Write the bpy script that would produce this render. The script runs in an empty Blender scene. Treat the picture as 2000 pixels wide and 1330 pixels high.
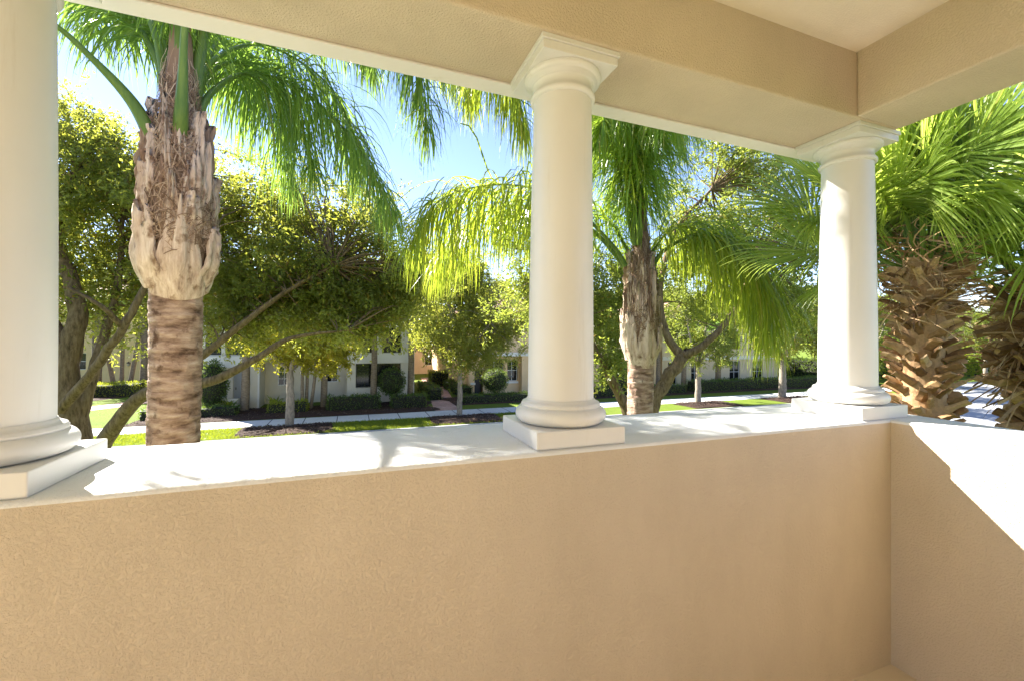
import bpy, bmesh, math, random
import numpy as np
from math import sin, cos, pi, radians
random.seed(7)
rng = np.random.default_rng(11)
scn = bpy.context.scene
COL = scn.collection
V = lambda *a: np.array(a, float)
EYE = 1.418                       # camera height above the balcony floor
G = -3.0                          # garden level

# ------------------------------------------------------------------ camera
YAW, PITCH, ROLL, FPX, CY = 0.3563, 0.0096, 0.0082, 838.73, -14.13
_R = V(cos(YAW), -sin(YAW), 0); _F = V(sin(YAW), cos(YAW), 0); _U = V(0, 0, 1)
F2 = _F * cos(PITCH) + _U * sin(PITCH); U2 = _U * cos(PITCH) - _F * sin(PITCH)
R3 = _R * cos(ROLL) + U2 * sin(ROLL); U3 = U2 * cos(ROLL) - _R * sin(ROLL)
def P(u, v, t):
    """world point seen at photo position (u, v), t metres deep"""
    return V(0, 0, EYE) + t * (F2 + R3 * (u - 1000) / FPX - U3 * (v - 665 - CY) / FPX)
def PY(u, v, y):
    d = P(u, v, 1) - V(0, 0, EYE); return V(0, 0, EYE) + d * y / d[1]
def PG(u, v, z=G):
    d = P(u, v, 1) - V(0, 0, EYE); return V(0, 0, EYE) + d * (z - EYE) / d[2]

cam_d = bpy.data.cameras.new('camera'); cam = bpy.data.objects.new('camera', cam_d); COL.objects.link(cam)
from mathutils import Matrix, Vector
cam.matrix_world = Matrix(((R3[0], U3[0], -F2[0], 0), (R3[1], U3[1], -F2[1], 0), (R3[2], U3[2], -F2[2], EYE), (0, 0, 0, 1)))
cam_d.sensor_width = 36; cam_d.lens = FPX / 2000 * 36; cam_d.shift_y = CY / 2000
cam_d.clip_start = .02; cam_d.clip_end = 2000
scn.camera = cam

# ------------------------------------------------------------------ light
SUN = V(-.76, 1, .955); SUN /= np.linalg.norm(SUN)
w = bpy.data.worlds.new('World'); scn.world = w; w.use_nodes = True
nt = w.node_tree; bg = nt.nodes['Background']
sky = nt.nodes.new('ShaderNodeTexSky'); sky.sky_type = 'NISHITA'; sky.sun_disc = False
sky.sun_elevation = math.asin(SUN[2]); sky.sun_rotation = math.atan2(SUN[0], SUN[1])
sky.air_density = .9; sky.dust_density = 0.05; sky.ozone_density = 2.2
hz = nt.nodes.new('ShaderNodeMix'); hz.data_type = 'RGBA'; hz.blend_type = 'MULTIPLY'; hz.inputs[0].default_value = 1; hz.inputs[7].default_value = (1.0, .91, .99, 1)
nt.links.new(sky.outputs[0], hz.inputs[6]); nt.links.new(hz.outputs[2], bg.inputs[0]); bg.inputs[1].default_value = .062
ld = bpy.data.lights.new('sun', 'SUN'); ld.energy = 4.6; ld.angle = radians(.53); ld.color = (1, .95, .86)
lo = bpy.data.objects.new('sun', ld); COL.objects.link(lo)
lo.rotation_euler = Vector(SUN).to_track_quat('Z', 'Y').to_euler(); lo.location = (0, 0, 30)
vs = scn.view_settings; vs.view_transform = 'Standard'; vs.look = 'None'; vs.gamma = 1; vs.exposure = 2.58
scn.cycles.max_bounces = 8; scn.cycles.diffuse_bounces = 5; scn.cycles.transmission_bounces = 6
scn.cycles.use_denoising = True
scn.cycles.sample_clamp_indirect = 6

# ------------------------------------------------------------------ materials
def new_mat(name):
    m = bpy.data.materials.new(name); m.use_nodes = True
    n = m.node_tree; b = n.nodes['Principled BSDF']
    return m, n, b
def N(n, t, **kw):
    x = n.nodes.new(t)
    for k, v in kw.items(): setattr(x, k, v)
    return x
def coords(n, scale=(1, 1, 1)):
    tc = N(n, 'ShaderNodeTexCoord'); mp = N(n, 'ShaderNodeMapping')
    mp.inputs['Scale'].default_value = scale
    n.links.new(tc.outputs['Object'], mp.inputs[0]); return mp.outputs[0]
def noise(n, vec, scale, detail=4, rough=.55):
    x = N(n, 'ShaderNodeTexNoise'); x.inputs['Scale'].default_value = scale
    x.inputs['Detail'].default_value = detail; x.inputs['Roughness'].default_value = rough
    n.links.new(vec, x.inputs['Vector']); return x.outputs[0]
def ramp(n, fac, stops):
    r = N(n, 'ShaderNodeValToRGB'); e = r.color_ramp.elements
    while len(e) < len(stops): e.new(.5)
    for k, (p, c) in enumerate(stops): e[k].position = p; e[k].color = (*c, 1)
    n.links.new(fac, r.inputs[0]); return r.outputs[0]
def bump(n, b, h, strength, dist):
    x = N(n, 'ShaderNodeBump'); x.inputs['Strength'].default_value = strength; x.inputs['Distance'].default_value = dist
    n.links.new(h, x.inputs['Height']); n.links.new(x.outputs[0], b.inputs['Normal']); return x
def mixc(n, a, c, fac, mode='MIX'):
    m = N(n, 'ShaderNodeMix', data_type='RGBA', blend_type=mode)
    if isinstance(fac, float): m.inputs[0].default_value = fac
    else: n.links.new(fac, m.inputs[0])
    for s, i in ((a, 6), (c, 7)):
        if isinstance(s, tuple): m.inputs[i].default_value = (*s, 1)
        else: n.links.new(s, m.inputs[i])
    return m.outputs[2]
def scale_c(c, k): return tuple(min(1, x * k) for x in c)

def stucco(name, col, strength=.5, var=.07, grain=1.0):
    m, n, b = new_mat(name); v = coords(n)
    big = noise(n, v, 1.3, 5)
    c = ramp(n, big, [(.3, scale_c(col, 1 - var)), (.7, scale_c(col, 1 + var))])
    sm = ramp(n, noise(n, coords(n, (1, 1, .35)), 5, 6, .65), [(.3, (.93, .925, .915)), (.6, (1, 1, 1))]); c = mixc(n, c, sm, 1.0, 'MULTIPLY')
    f = noise(n, v, 135 * grain, 4, .6)
    f2 = noise(n, v, 60 * grain, 3, .5)
    sp = N(n, 'ShaderNodeMapRange'); sp.inputs[1].default_value = .42; sp.inputs[2].default_value = .62
    n.links.new(f, sp.inputs[0])
    ad = N(n, 'ShaderNodeMath', operation='MULTIPLY_ADD'); ad.inputs[1].default_value = .35
    n.links.new(f2, ad.inputs[0]); n.links.new(sp.outputs[0], ad.inputs[2])
    n.links.new(c, b.inputs['Base Color']); b.inputs['Roughness'].default_value = .85
    b.inputs['Specular IOR Level'].default_value = .25
    bump(n, b, ad.outputs[0], strength, .004); return m
def paint(name, col, rough=.35, var=.03, bs=.06, bscale=60):
    m, n, b = new_mat(name); v = coords(n)
    c = ramp(n, noise(n, v, 3, 5), [(.3, scale_c(col, 1 - var)), (.7, scale_c(col, 1 + var))])
    n.links.new(c, b.inputs['Base Color']); b.inputs['Roughness'].default_value = rough
    b.inputs['Specular IOR Level'].default_value = .4
    bump(n, b, noise(n, v, bscale, 3), bs, .002); return m
def leafmat(name, dark, mid, light, trans, tfac=.45, rough=.45, brown=None):
    m, n, b = new_mat(name)
    g = N(n, 'ShaderNodeNewGeometry')
    st = [(0, dark), (.5, mid), (.93, light)]
    if brown: st.append((.985, brown))
    c = ramp(n, g.outputs['Random Per Island'], st)
    n.links.new(c, b.inputs['Base Color']); b.inputs['Roughness'].default_value = rough
    b.inputs['Specular IOR Level'].default_value = .35
    t = N(n, 'ShaderNodeBsdfTranslucent')
    tt = mixc(n, c, trans, .7); n.links.new(tt, t.inputs[0])
    mx = N(n, 'ShaderNodeMixShader'); mx.inputs[0].default_value = tfac
    n.links.new(b.outputs[0], mx.inputs[1]); n.links.new(t.outputs[0], mx.inputs[2])
    n.links.new(mx.outputs[0], n.nodes['Material Output'].inputs[0]); return m
def streaky(name, stops, scale, sc=1.0, rough=.8, bs=.6, dist=.01, spots=None):
    m, n, b = new_mat(name); v = coords(n, scale)
    f = noise(n, v, sc, 6, .65); c = ramp(n, f, stops)
    if spots:
        k = noise(n, coords(n, (1, 1, .8)), spots[1], 5, .6)
        kk = ramp(n, k, [(spots[2], (0, 0, 0)), (spots[2] + .12, (1, 1, 1))])
        c = mixc(n, c, spots[0], kk)
    n.links.new(c, b.inputs['Base Color']); b.inputs['Roughness'].default_value = rough
    b.inputs['Specular IOR Level'].default_value = .2
    bump(n, b, f, bs, dist); return m
def plain(name, col, rough=.6, metal=0):
    m, n, b = new_mat(name); v = coords(n)
    c = ramp(n, noise(n, v, 8, 4), [(.3, scale_c(col, .85)), (.7, scale_c(col, 1.1))])
    n.links.new(c, b.inputs['Base Color']); b.inputs['Roughness'].default_value = rough; b.inputs['Metallic'].default_value = metal
    return m

M = {}
TAN = (.62, .52, .39)
M['wall'] = stucco('tan_stucco', TAN, .6)
M['ceil'] = stucco('tan_ceiling', (.80, .72, .59), .3, .04)
M['white'] = paint('white_column_paint', (.66, .65, .625), .38)
M['trim'] = paint('white_trim_paint', (.70, .67, .63), .5)
M['cap'] = stucco('white_cap', (.80, .80, .785), .5, .05, 1.3)
def stains(m, sc, thr, col, wdt=.08, mp=(1, 1, 1)):
    n = m.node_tree; b = n.nodes['Principled BSDF']; src = b.inputs['Base Color'].links[0].from_socket
    k = ramp(n, noise(n, coords(n, mp), sc, 8, .72), [(thr, (0, 0, 0)), (thr + wdt, (1, 1, 1))])
    n.links.new(mixc(n, src, col, k), b.inputs['Base Color'])
stains(M['cap'], 9, .62, (.45, .44, .42), .12); stains(M['wall'], 30, .71, (.36, .28, .19), .06)
stains(M['white'], 5, .58, (.58, .555, .51), .2, (5, 5, .4)); stains(M['trim'], 8, .6, (.6, .55, .48), .15)
M['floor'] = paint('floor_coating', (.66, .56, .42), .6, .06, .2, 90)
M['oak'] = leafmat('oak_leaf', (.075, .098, .024), (.115, .135, .027), (.175, .18, .035), (.60, .63, .08), .52, .36, (.30, .15, .03))
M['oakdark'] = leafmat('shade_tree_leaf', (.07, .10, .024), (.10, .13, .028), (.15, .17, .035), (.52, .60, .08), .5, .4, (.28, .14, .03))
M['oakyel'] = leafmat('young_tree_leaf', (.14, .15, .02), (.2, .195, .022), (.28, .26, .03), (.74, .70, .05), .52, .45, (.3, .15, .02))
M['farleaf'] = leafmat('far_tree_leaf', (.085, .115, .03), (.12, .145, .04), (.16, .18, .05), (.50, .56, .10), .5, .5)
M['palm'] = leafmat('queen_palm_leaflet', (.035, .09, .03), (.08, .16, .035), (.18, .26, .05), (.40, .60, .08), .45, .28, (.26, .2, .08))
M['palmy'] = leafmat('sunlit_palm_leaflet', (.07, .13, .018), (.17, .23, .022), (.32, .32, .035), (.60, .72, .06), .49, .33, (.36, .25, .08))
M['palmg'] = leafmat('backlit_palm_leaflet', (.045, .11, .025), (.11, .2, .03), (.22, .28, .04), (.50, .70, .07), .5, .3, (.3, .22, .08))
M['sabal'] = leafmat('fan_palm_segment', (.085, .135, .03), (.16, .225, .05), (.32, .37, .12), (.72, .86, .14), .56, .3, (.35, .3, .1))
M['hedge'] = leafmat('hedge_leaf', (.03, .06, .018), (.06, .11, .025), (.11, .17, .03), (.3, .42, .05), .38, .4)
M['hedgel'] = leafmat('bright_hedge_leaf', (.09, .13, .018), (.18, .23, .022), (.3, .34, .03), (.62, .66, .05), .45, .4)
M['core'] = plain('hedge_dark_core', (.018, .02, .009), .9)  # near-black fill for hedge and shrub cores and stems
M['petiole'] = streaky('green_petiole', [(.3, (.07, .13, .025)), (.7, (.14, .2, .04))], (30, 30, 3), 1, .4, .2, .003)
M['ptrunk'] = streaky('ringed_palm_trunk', [(.3, (.07, .04, .028)), (.44, (.25, .16, .115)), (.58, (.42, .30, .23)), (.75, (.62, .50, .41))],
                      (6, 6, 20), 1, .85, .9, .03, ((.10, .055, .035), 11, .57))
M['boot'] = streaky('pale_leaf_boot', [(.28, (.16, .10, .07)), (.42, (.46, .34, .26)), (.56, (.60, .47, .37)), (.72, (.74, .63, .53))], (30, 30, 4), 1, .85, .8, .015,
                    ((.20, .12, .075), 9, .56))
M['bootd'] = streaky('brown_leaf_boot', [(.25, (.08, .045, .03)), (.5, (.24, .15, .1)), (.75, (.48, .37, .29))], (30, 30, 4), 1, .85, .6, .01)
M['fibre'] = leafmat('palm_fibre', (.13, .075, .045), (.30, .195, .13), (.48, .35, .25), (.2, .12, .07), .1, .8)
M['sboot'] = leafmat('sabal_boot', (.19, .10, .042), (.42, .245, .11), (.66, .45, .25), (.45, .26, .11), .03, .7)
def add_grain(m, sc, amt):
    n = m.node_tree; b = n.nodes['Principled BSDF']; v = coords(n, (1, 1, 1))
    src = b.inputs['Base Color'].links[0].from_socket
    g = ramp(n, noise(n, v, sc, 6, .7), [(.3, (1 - amt,) * 3), (.7, (1, 1, 1))])
    n.links.new(mixc(n, src, g, 1.0, 'MULTIPLY'), b.inputs['Base Color'])
    bump(n, b, noise(n, v, sc, 5, .7), .6, .008)
add_grain(M['sboot'], 40, .45)
M['bark'] = streaky('oak_bark', [(.3, (.06, .04, .02)), (.5, (.17, .115, .06)), (.75, (.30, .215, .12))], (22, 22, 5), 1, .9, .9, .03)
M['barkg'] = streaky('grey_bark', [(.3, (.13, .11, .085)), (.55, (.26, .22, .17)), (.8, (.38, .34, .27))], (14, 14, 5), 1, .9, .5, .02)
M['palmgrey'] = streaky('slim_palm_trunk', [(.3, (.12, .09, .06)), (.6, (.25, .2, .14)), (.8, (.36, .3, .22))], (6, 6, 14), 1, .9, .4, .02)
M['condo'] = stucco('grey_white_render', (.70, .66, .56), .2, .05)
M['condor'] = stucco('recess_render', (.70, .64, .52), .2, .05)
M['condot'] = stucco('beige_render', (.70, .58, .40), .2, .05)
M['peach'] = stucco('peach_render', (.80, .58, .33), .2, .05)
M['yellow'] = stucco('yellow_render', (.88, .69, .33), .2, .05)
M['pink'] = stucco('pink_render', (.70, .53, .42), .2, .05)
M['btrim'] = paint('white_building_trim', (.74, .72, .66), .5)
M['glass'] = plain('dark_window_glass', (.012, .014, .016), .08)
M['wframe'] = paint('white_window_frame', (.7, .7, .68), .4)
M['dark'] = plain('dark_bronze_metal', (.025, .022, .02), .45)
M['door'] = paint('grey_door_paint', (.40, .42, .45), .4)
M['lampglass'] = plain('frosted_lamp_glass', (.6, .55, .45), .3)
def tiles(name):
    m, n, b = new_mat(name); v = coords(n)
    wv = N(n, 'ShaderNodeTexWave'); wv.inputs['Scale'].default_value = 3.2; n.links.new(v, wv.inputs[0])
    c = ramp(n, noise(n, v, 5, 4), [(.3, (.28, .15, .09)), (.7, (.44, .26, .16))])
    n.links.new(c, b.inputs['Base Color']); b.inputs['Roughness'].default_value = .8; bump(n, b, wv.outputs[1], .6, .05); return m
M['tile'] = tiles('clay_roof_tiles')
def grass(name, a, c_, d):
    m, n, b = new_mat(name); v = coords(n)
    x = mixc(n, ramp(n, noise(n, v, 1.1, 5), [(.3, a), (.7, c_)]), ramp(n, noise(n, v, 40, 4), [(.3, scale_c(a, .6)), (.7, d)]), .5)
    n.links.new(x, b.inputs['Base Color']); b.inputs['Roughness'].default_value = .9; b.inputs['Specular IOR Level'].default_value = .1
    bump(n, b, noise(n, v, 60, 4), .8, .04); return m
M['lawn'] = grass('lawn', (.09, .15, .022), (.15, .2, .025), (.19, .23, .03))
M['blade'] = leafmat('grass_blade', (.07, .14, .015), (.14, .22, .018), (.24, .28, .02), (.5, .55, .03), .4, .5)
def speck(name, stops, scale, bs=.4, dist=.01, rough=.9, joint=None):
    m, n, b = new_mat(name); v = coords(n)
    f = noise(n, v, scale, 6, .7); c = ramp(n, f, stops)
    big = ramp(n, noise(n, v, .35, 4), [(.3, (.85,) * 3), (.7, (1.05,) * 3)])
    c = mixc(n, c, big, 1.0, 'MULTIPLY')
    if joint:
        sx = N(n, 'ShaderNodeSeparateXYZ'); n.links.new(v, sx.inputs[0])
        mo = N(n, 'ShaderNodeMath', operation='PINGPONG'); mo.inputs[1].default_value = joint / 2
        n.links.new(sx.outputs[0], mo.inputs[0])
        lt = N(n, 'ShaderNodeMath', operation='LESS_THAN'); lt.inputs[1].default_value = .025
        n.links.new(mo.outputs[0], lt.inputs[0]); c = mixc(n, c, (.12, .12, .12), lt.outputs[0])
    n.links.new(c, b.inputs['Base Color']); b.inputs['Roughness'].default_value = rough; b.inputs['Specular IOR Level'].default_value = .2
    bump(n, b, f, bs, dist); return m
M['asphalt'] = speck('pale_asphalt', [(.35, (.26, .265, .275)), (.65, (.36, .365, .375))], 25)
M['concrete'] = speck('concrete', [(.35, (.58, .58, .57)), (.65, (.68, .68, .66))], 6, .2, .004, .85, 1.6)
M['kerb'] = speck('kerb_concrete', [(.35, (.30, .30, .29)), (.65, (.42, .42, .40))], 9, .2, .004)
M['mulch'] = speck('bark_mulch', [(.35, (.022, .012, .009)), (.55, (.07, .04, .028)), (.75, (.15, .1, .075))], 28, 1, .05)
M['chip'] = leafmat('mulch_chip', (.03, .018, .012), (.09, .055, .04), (.2, .15, .12), (.05, .03, .02), .05, .9)
def bricks(name):
    m, n, b = new_mat(name); v = coords(n)
    t = N(n, 'ShaderNodeTexBrick'); t.inputs['Scale'].default_value = 1; t.inputs['Brick Width'].default_value = .22; t.inputs['Row Height'].default_value = .11
    t.inputs['Mortar Size'].default_value = .008
    t.inputs['Color1'].default_value = (.46, .26, .2, 1); t.inputs['Color2'].default_value = (.56, .37, .3, 1); t.inputs['Mortar'].default_value = (.22, .17, .14, 1)
    n.links.new(v, t.inputs[0])
    c = mixc(n, t.outputs[0], ramp(n, noise(n, v, .9, 4), [(.3, (.8,) * 3), (.7, (1.1,) * 3)]), 1.0, 'MULTIPLY')
    n.links.new(c, b.inputs['Base Color']); b.inputs['Roughness'].default_value = .85; return m
M['brick'] = bricks('pink_pavers')

# ------------------------------------------------------------------ mesh helpers
def tag(o, label=None, cat=None, group=None, kind=None):
    if label: o['label'] = label
    if cat: o['category'] = cat
    if group: o['group'] = group
    if kind: o['kind'] = kind
    return o
def empty(name, loc, label, cat, group=None):
    o = bpy.data.objects.new(name, None); COL.objects.link(o); o.location = tuple(loc); o.empty_display_size = .2
    return tag(o, label, cat, group)
def wloc(o):
    p = np.zeros(3)
    while o is not None: p = p + np.array(o.location); o = o.parent
    return p
class MB:
    """gathers polygons in world space; build() links them as one mesh object"""
    def __init__(s): s.v = []; s.f = {}; s.n = 0; s.m = {}
    def add(s, verts, faces, mi=0):
        verts = np.asarray(verts, float).reshape(-1, 3); faces = np.asarray(faces, int)
        if len(faces) == 0: return
        s.v.append(verts); s.f.setdefault((faces.shape[1], mi), []).append(faces + s.n); s.n += len(verts)
    def box(s, a, b, mi=0):
        x0, y0, z0 = a; x1, y1, z1 = b
        v = [(x0, y0, z0), (x1, y0, z0), (x1, y1, z0), (x0, y1, z0), (x0, y0, z1), (x1, y0, z1), (x1, y1, z1), (x0, y1, z1)]
        s.add(v, [(3, 2, 1, 0), (4, 5, 6, 7), (0, 1, 5, 4), (1, 2, 6, 5), (2, 3, 7, 6), (3, 0, 4, 7)], mi)
    def quad(s, a, b, c, d, mi=0): s.add([a, b, c, d], [(0, 1, 2, 3)], mi)
    def grid(s, pts, mi=0, closed=False):
        pts = np.asarray(pts, float); r, c = pts.shape[:2]
        i, j = np.meshgrid(np.arange(r - 1), np.arange(c if closed else c - 1), indexing='ij'); i = i.ravel(); j = j.ravel(); k = (j + 1) % c
        s.add(pts.reshape(-1, 3), np.stack([i * c + j, i * c + k, (i + 1) * c + k, (i + 1) * c + j], 1), mi)
    def lathe(s, prof, axis, seg=64, mi=0, mod=None):
        a = np.linspace(0, 2 * pi, seg, endpoint=False)
        pr = np.asarray(prof, float)
        r = pr[:, 0][:, None] * np.ones(seg)
        if mod is not None: r = r * mod(a[None, :], pr[:, 1][:, None])
        pts = np.stack([axis[0] + r * np.cos(a), axis[1] + r * np.sin(a), pr[:, 1][:, None] + 0 * r], -1)
        s.grid(pts, mi, True)
        for k in (0, -1):
            if pr[k, 0] > 1e-4:
                n0 = s.n; s.v.append(pts[k]); s.n += seg
                idx = np.arange(seg) + n0
                cv = pts[k].mean(0); s.v.append(cv[None]); ci = s.n; s.n += 1
                t = np.stack([idx, np.roll(idx, -1), np.full(seg, ci)], 1)
                s.f.setdefault((3, mi), []).append(t if k else t[:, ::-1])
    def tube(s, pts, radii, seg=8, mi=0, jit=0.):
        pts = np.asarray(pts, float); radii = np.broadcast_to(np.asarray(radii, float), len(pts))
        T = np.gradient(pts, axis=0); T /= np.linalg.norm(T, axis=1)[:, None] + 1e-9
        up = V(0, 0, 1) if abs(T[0, 2]) < .9 else V(1, 0, 0)
        nn = np.cross(T[0], up); nn /= np.linalg.norm(nn); rows = []
        a = np.linspace(0, 2 * pi, seg, endpoint=False)
        for k in range(len(pts)):
            nn = nn - T[k] * (nn @ T[k]); nn /= np.linalg.norm(nn) + 1e-9; bb = np.cross(T[k], nn)
            rr = radii[k] * (1 + jit * rng.uniform(-1, 1, seg))
            rows.append(pts[k] + rr[:, None] * (np.cos(a)[:, None] * nn + np.sin(a)[:, None] * bb))
        s.grid(np.array(rows), mi, True)
        k = len(pts) - 1
        for kk in (0, k):
            n0 = s.n; s.v.append(rows[kk]); s.v.append(pts[kk][None]); s.n += seg + 1
            i = np.arange(seg); t = np.stack([n0 + i, n0 + (i + 1) % seg, np.full(seg, n0 + seg)], 1)
            s.f.setdefault((3, mi), []).append(t if kk else t[:, ::-1])
    def build(s, name, mats, parent=None, smooth=False, origin=None):
        if not isinstance(mats, (list, tuple)): mats = [mats]
        vv = np.concatenate(s.v)
        if origin is None:
            if parent is not None: origin = wloc(parent)
            else: lo_, hi = vv.min(0), vv.max(0); origin = V((lo_[0] + hi[0]) / 2, (lo_[1] + hi[1]) / 2, lo_[2])
        me = bpy.data.meshes.new(name); vv = vv - origin
        me.vertices.add(len(vv)); me.vertices.foreach_set('co', vv.astype(np.float32).ravel())
        loops = []; starts = []; tot = []; mi = []; cur = 0
        for (k, m_), lst in s.f.items():
            f = np.concatenate(lst); loops.append(f.ravel()); starts.append(cur + np.arange(len(f)) * k)
            tot.append(np.full(len(f), k)); mi.append(np.full(len(f), m_)); cur += f.size
        loops = np.concatenate(loops); starts = np.concatenate(starts); mi = np.concatenate(mi)
        me.loops.add(len(loops)); me.loops.foreach_set('vertex_index', loops.astype(np.int32))
        me.polygons.add(len(starts)); me.polygons.foreach_set('loop_start', starts.astype(np.int32))
        me.polygons.foreach_set('material_index', mi.astype(np.int32))
        me.polygons.foreach_set('use_smooth', np.full(len(starts), smooth))
        me.update(calc_edges=True); me.validate()
        for m_ in mats: me.materials.append(m_)
        o = bpy.data.objects.new(name, me); COL.objects.link(o)
        if parent is not None: o.parent = parent
        else: o.location = tuple(origin)
        return o
def bevel(o, wdt, seg=2):
    b = o.modifiers.new('bevel', 'BEVEL'); b.width = wdt; b.segments = seg; b.limit_method = 'ANGLE'; b.angle_limit = radians(40); return o
def slab(name, a, b, m, label=None, cat=None, parent=None, bev=0, group=None, kind=None):
    k = MB(); k.box(a, b); o = k.build(name, m, parent); tag(o, label, cat, group, kind)
    if bev: bevel(o, bev)
    return o
def spline(pts, n):
    p = np.asarray(pts, float); q = np.vstack([2 * p[0] - p[1], p, 2 * p[-1] - p[-2]])
    out = []; ss = np.linspace(0, len(p) - 1 - 1e-6, n)
    for s_ in ss:
        i = int(s_); t = s_ - i; a, b, c, d = q[i:i + 4]
        out.append(.5 * (2 * b + (c - a) * t + (2 * a - 5 * b + 4 * c - d) * t * t + (-a + 3 * b - 3 * c + d) * t ** 3))
    return np.array(out)
def unit(a): return a / (np.linalg.norm(a, axis=-1, keepdims=True) + 1e-9)
def rnd_unit(n): return unit(rng.normal(size=(n, 3)))

# ------------------------------------------------------------------ balcony
XL, XR = -3.3, 2.232
HP = 1.07
def parapet(name, a, b, label, capover):
    r = empty(name, ((a[0] + b[0]) / 2, (a[1] + b[1]) / 2, 0), label, 'wall')
    o = slab('wall', a, (b[0], b[1], HP - .0105), M['wall'], parent=r)
    ax = 0 if b[0] - a[0] > b[1] - a[1] else 1; n = int((b[ax] - a[ax]) / .008); t = np.linspace(a[ax], b[ax], n)
    wv = lambda sc: np.convolve(rng.normal(size=n + 24), np.hanning(25) / 12, 'valid')[:n] * sc
    lo_, hi = a[1 - ax], b[1 - ax]; prof = []
    for off, z, wob in ((capover[0], HP - .0125, 0), (capover[0] - .0008, HP - .006, .0012), (capover[0] + .004, HP - .0012, .0014), (capover[0] + .014, HP, .0), (-capover[1] - .006, HP, 0), (-capover[1], HP - .005, 0), (-capover[1], HP - .0125, 0)):
        q = np.zeros((n, 3)); q[:, ax] = t; q[:, 1 - ax] = (lo_ + off if len(prof) < 4 else hi + off) + wv(wob); q[:, 2] = z + wv(wob * .5); prof.append(q)
    k = MB(); k.grid(np.array(prof) if ax else np.array(prof)[::-1]); k.build('coping', M['cap'], r, True)
    return r
parapet('parapet_wall', (XL, 1.195, -.3), (2.4815, 1.663, HP), 'long tan stucco parapet wall with white top carrying the three columns', (0, 0))
parapet('parapet_wall', (XR, -1.9, -.3), (2.481, 1.195, HP), 'short tan stucco side parapet at right, crossed by a slanting sun patch', (0, 0))
ZB, ZC = 2.381, 2.662
r = empty('beam', (0, 1.4, ZB), 'long tan stucco beam resting on the three white columns', 'beam')
slab('beam_body', (XL, 1.215, ZB), (2.331, 1.59, ZC + .2), M['wall'], parent=r, bev=.008)
slab('trim_strip', (XL, 1.520, ZB - .010), (2.334, 1.598, ZB - .0005), M['trim'], parent=r, bev=.003)
r = empty('beam', (2.18, -.3, ZB), 'short tan stucco beam above the side parapet at upper right', 'beam')
slab('beam_body', (2.033, -1.9, ZB), (2.3305, 1.215, ZC + .2), M['wall'], parent=r, bev=.008)
slab('ceiling', (XL, -1.9, ZC), (2.04, 1.22, ZC + .15), M['ceil'], kind='structure')
slab('floor', (XL, -1.9, -.12), (2.24, 1.2, 0), M['floor'], kind='structure')
k = MB(); k.box((XL - .3, -2.1, -.3), (2.5, -1.9, 3.1)); k.build('rear_wall', M['wall']); tag(bpy.data.objects['rear_wall'], 'tan stucco house wall closing the back of the balcony', 'wall')
k = MB(); k.box((XL - .4, -2.4, 2.87), (2.75, 1.95, 2.99)); rf = k.build('sun_blocking_roof', M['trim']); tag(rf, 'unseen flat white roof slab added over the balcony to block sun', 'roof')  # unseen roof slab, added to keep the sun off the ceiling

def column(x, xt, label):
    y = 1.37
    r = empty('column', (x, y, HP), label, 'column', 'white columns on the parapet')
    b = slab('plinth', (x - .16, y - .16, HP + .0005), (x + .16, y + .16, 1.1265), M['white'], parent=r, bev=.003)
    k = MB(); pr = []
    for q in np.linspace(-80, 75, 16):
        pr.append((.1275 + .0315 * cos(radians(q)), 1.1555 + .029 * sin(radians(q))))
    pr = [(.125, 1.127)] + pr + [(.1385, 1.1845), (.1385, 1.1905), (.1355, 1.193), (.1355, 1.196), (.128, 1.199), (.121, 1.204), (.1175, 1.2095)]
    k.lathe(pr, (x, y), 112); k.build('base', M['white'], r, True)
    k = MB(); zs = np.linspace(1.2095, 2.247, 24); pr = []
    for z in zs:
        s = (z - 1.2095) / (2.247 - 1.2095); pr.append((.1155 - .0135 * s ** 1.5, z))
    k.lathe(pr, (x, y), 112); k.build('shaft', M['white'], r, True)
    k = MB()
    pr = [(.101, 2.2465), (.1095, 2.248), (.1135, 2.253), (.1145, 2.2585), (.1135, 2.264), (.110, 2.268), (.107, 2.270), (.107, 2.274), (.1025, 2.277),
          (.1025, 2.300), (.108, 2.304), (.113, 2.3045), (.113, 2.309), (.1185, 2.3095), (.1185, 2.3125), (.126, 2.315), (.1325, 2.3205), (.1355, 2.327), (.1345, 2.3335)]
    k.lathe(pr, (x, y), 112); k.build('capital', M['white'], r, True)
    k = MB(); k.box((xt - .138, y - .142, 2.334), (xt + .138, y + .142, 2.3625)); k.box((xt - .144, y - .148, 2.3627), (xt + .144, y + .148, 2.3703))
    k.box((xt - .143, y - .147, 2.3705), (xt + .143, y + .147, ZB - .0005))
    bevel(k.build('abacus', M['white'], r), .002)
column(-.80, -.80, 'leftmost white column, cut by the left edge of the photo')
column(.695, .693, 'middle white column standing on the long parapet between the two feathery palms')
column(2.225, 2.215, 'right corner white column with dappled sunlight in front of the fan palms')

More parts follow.
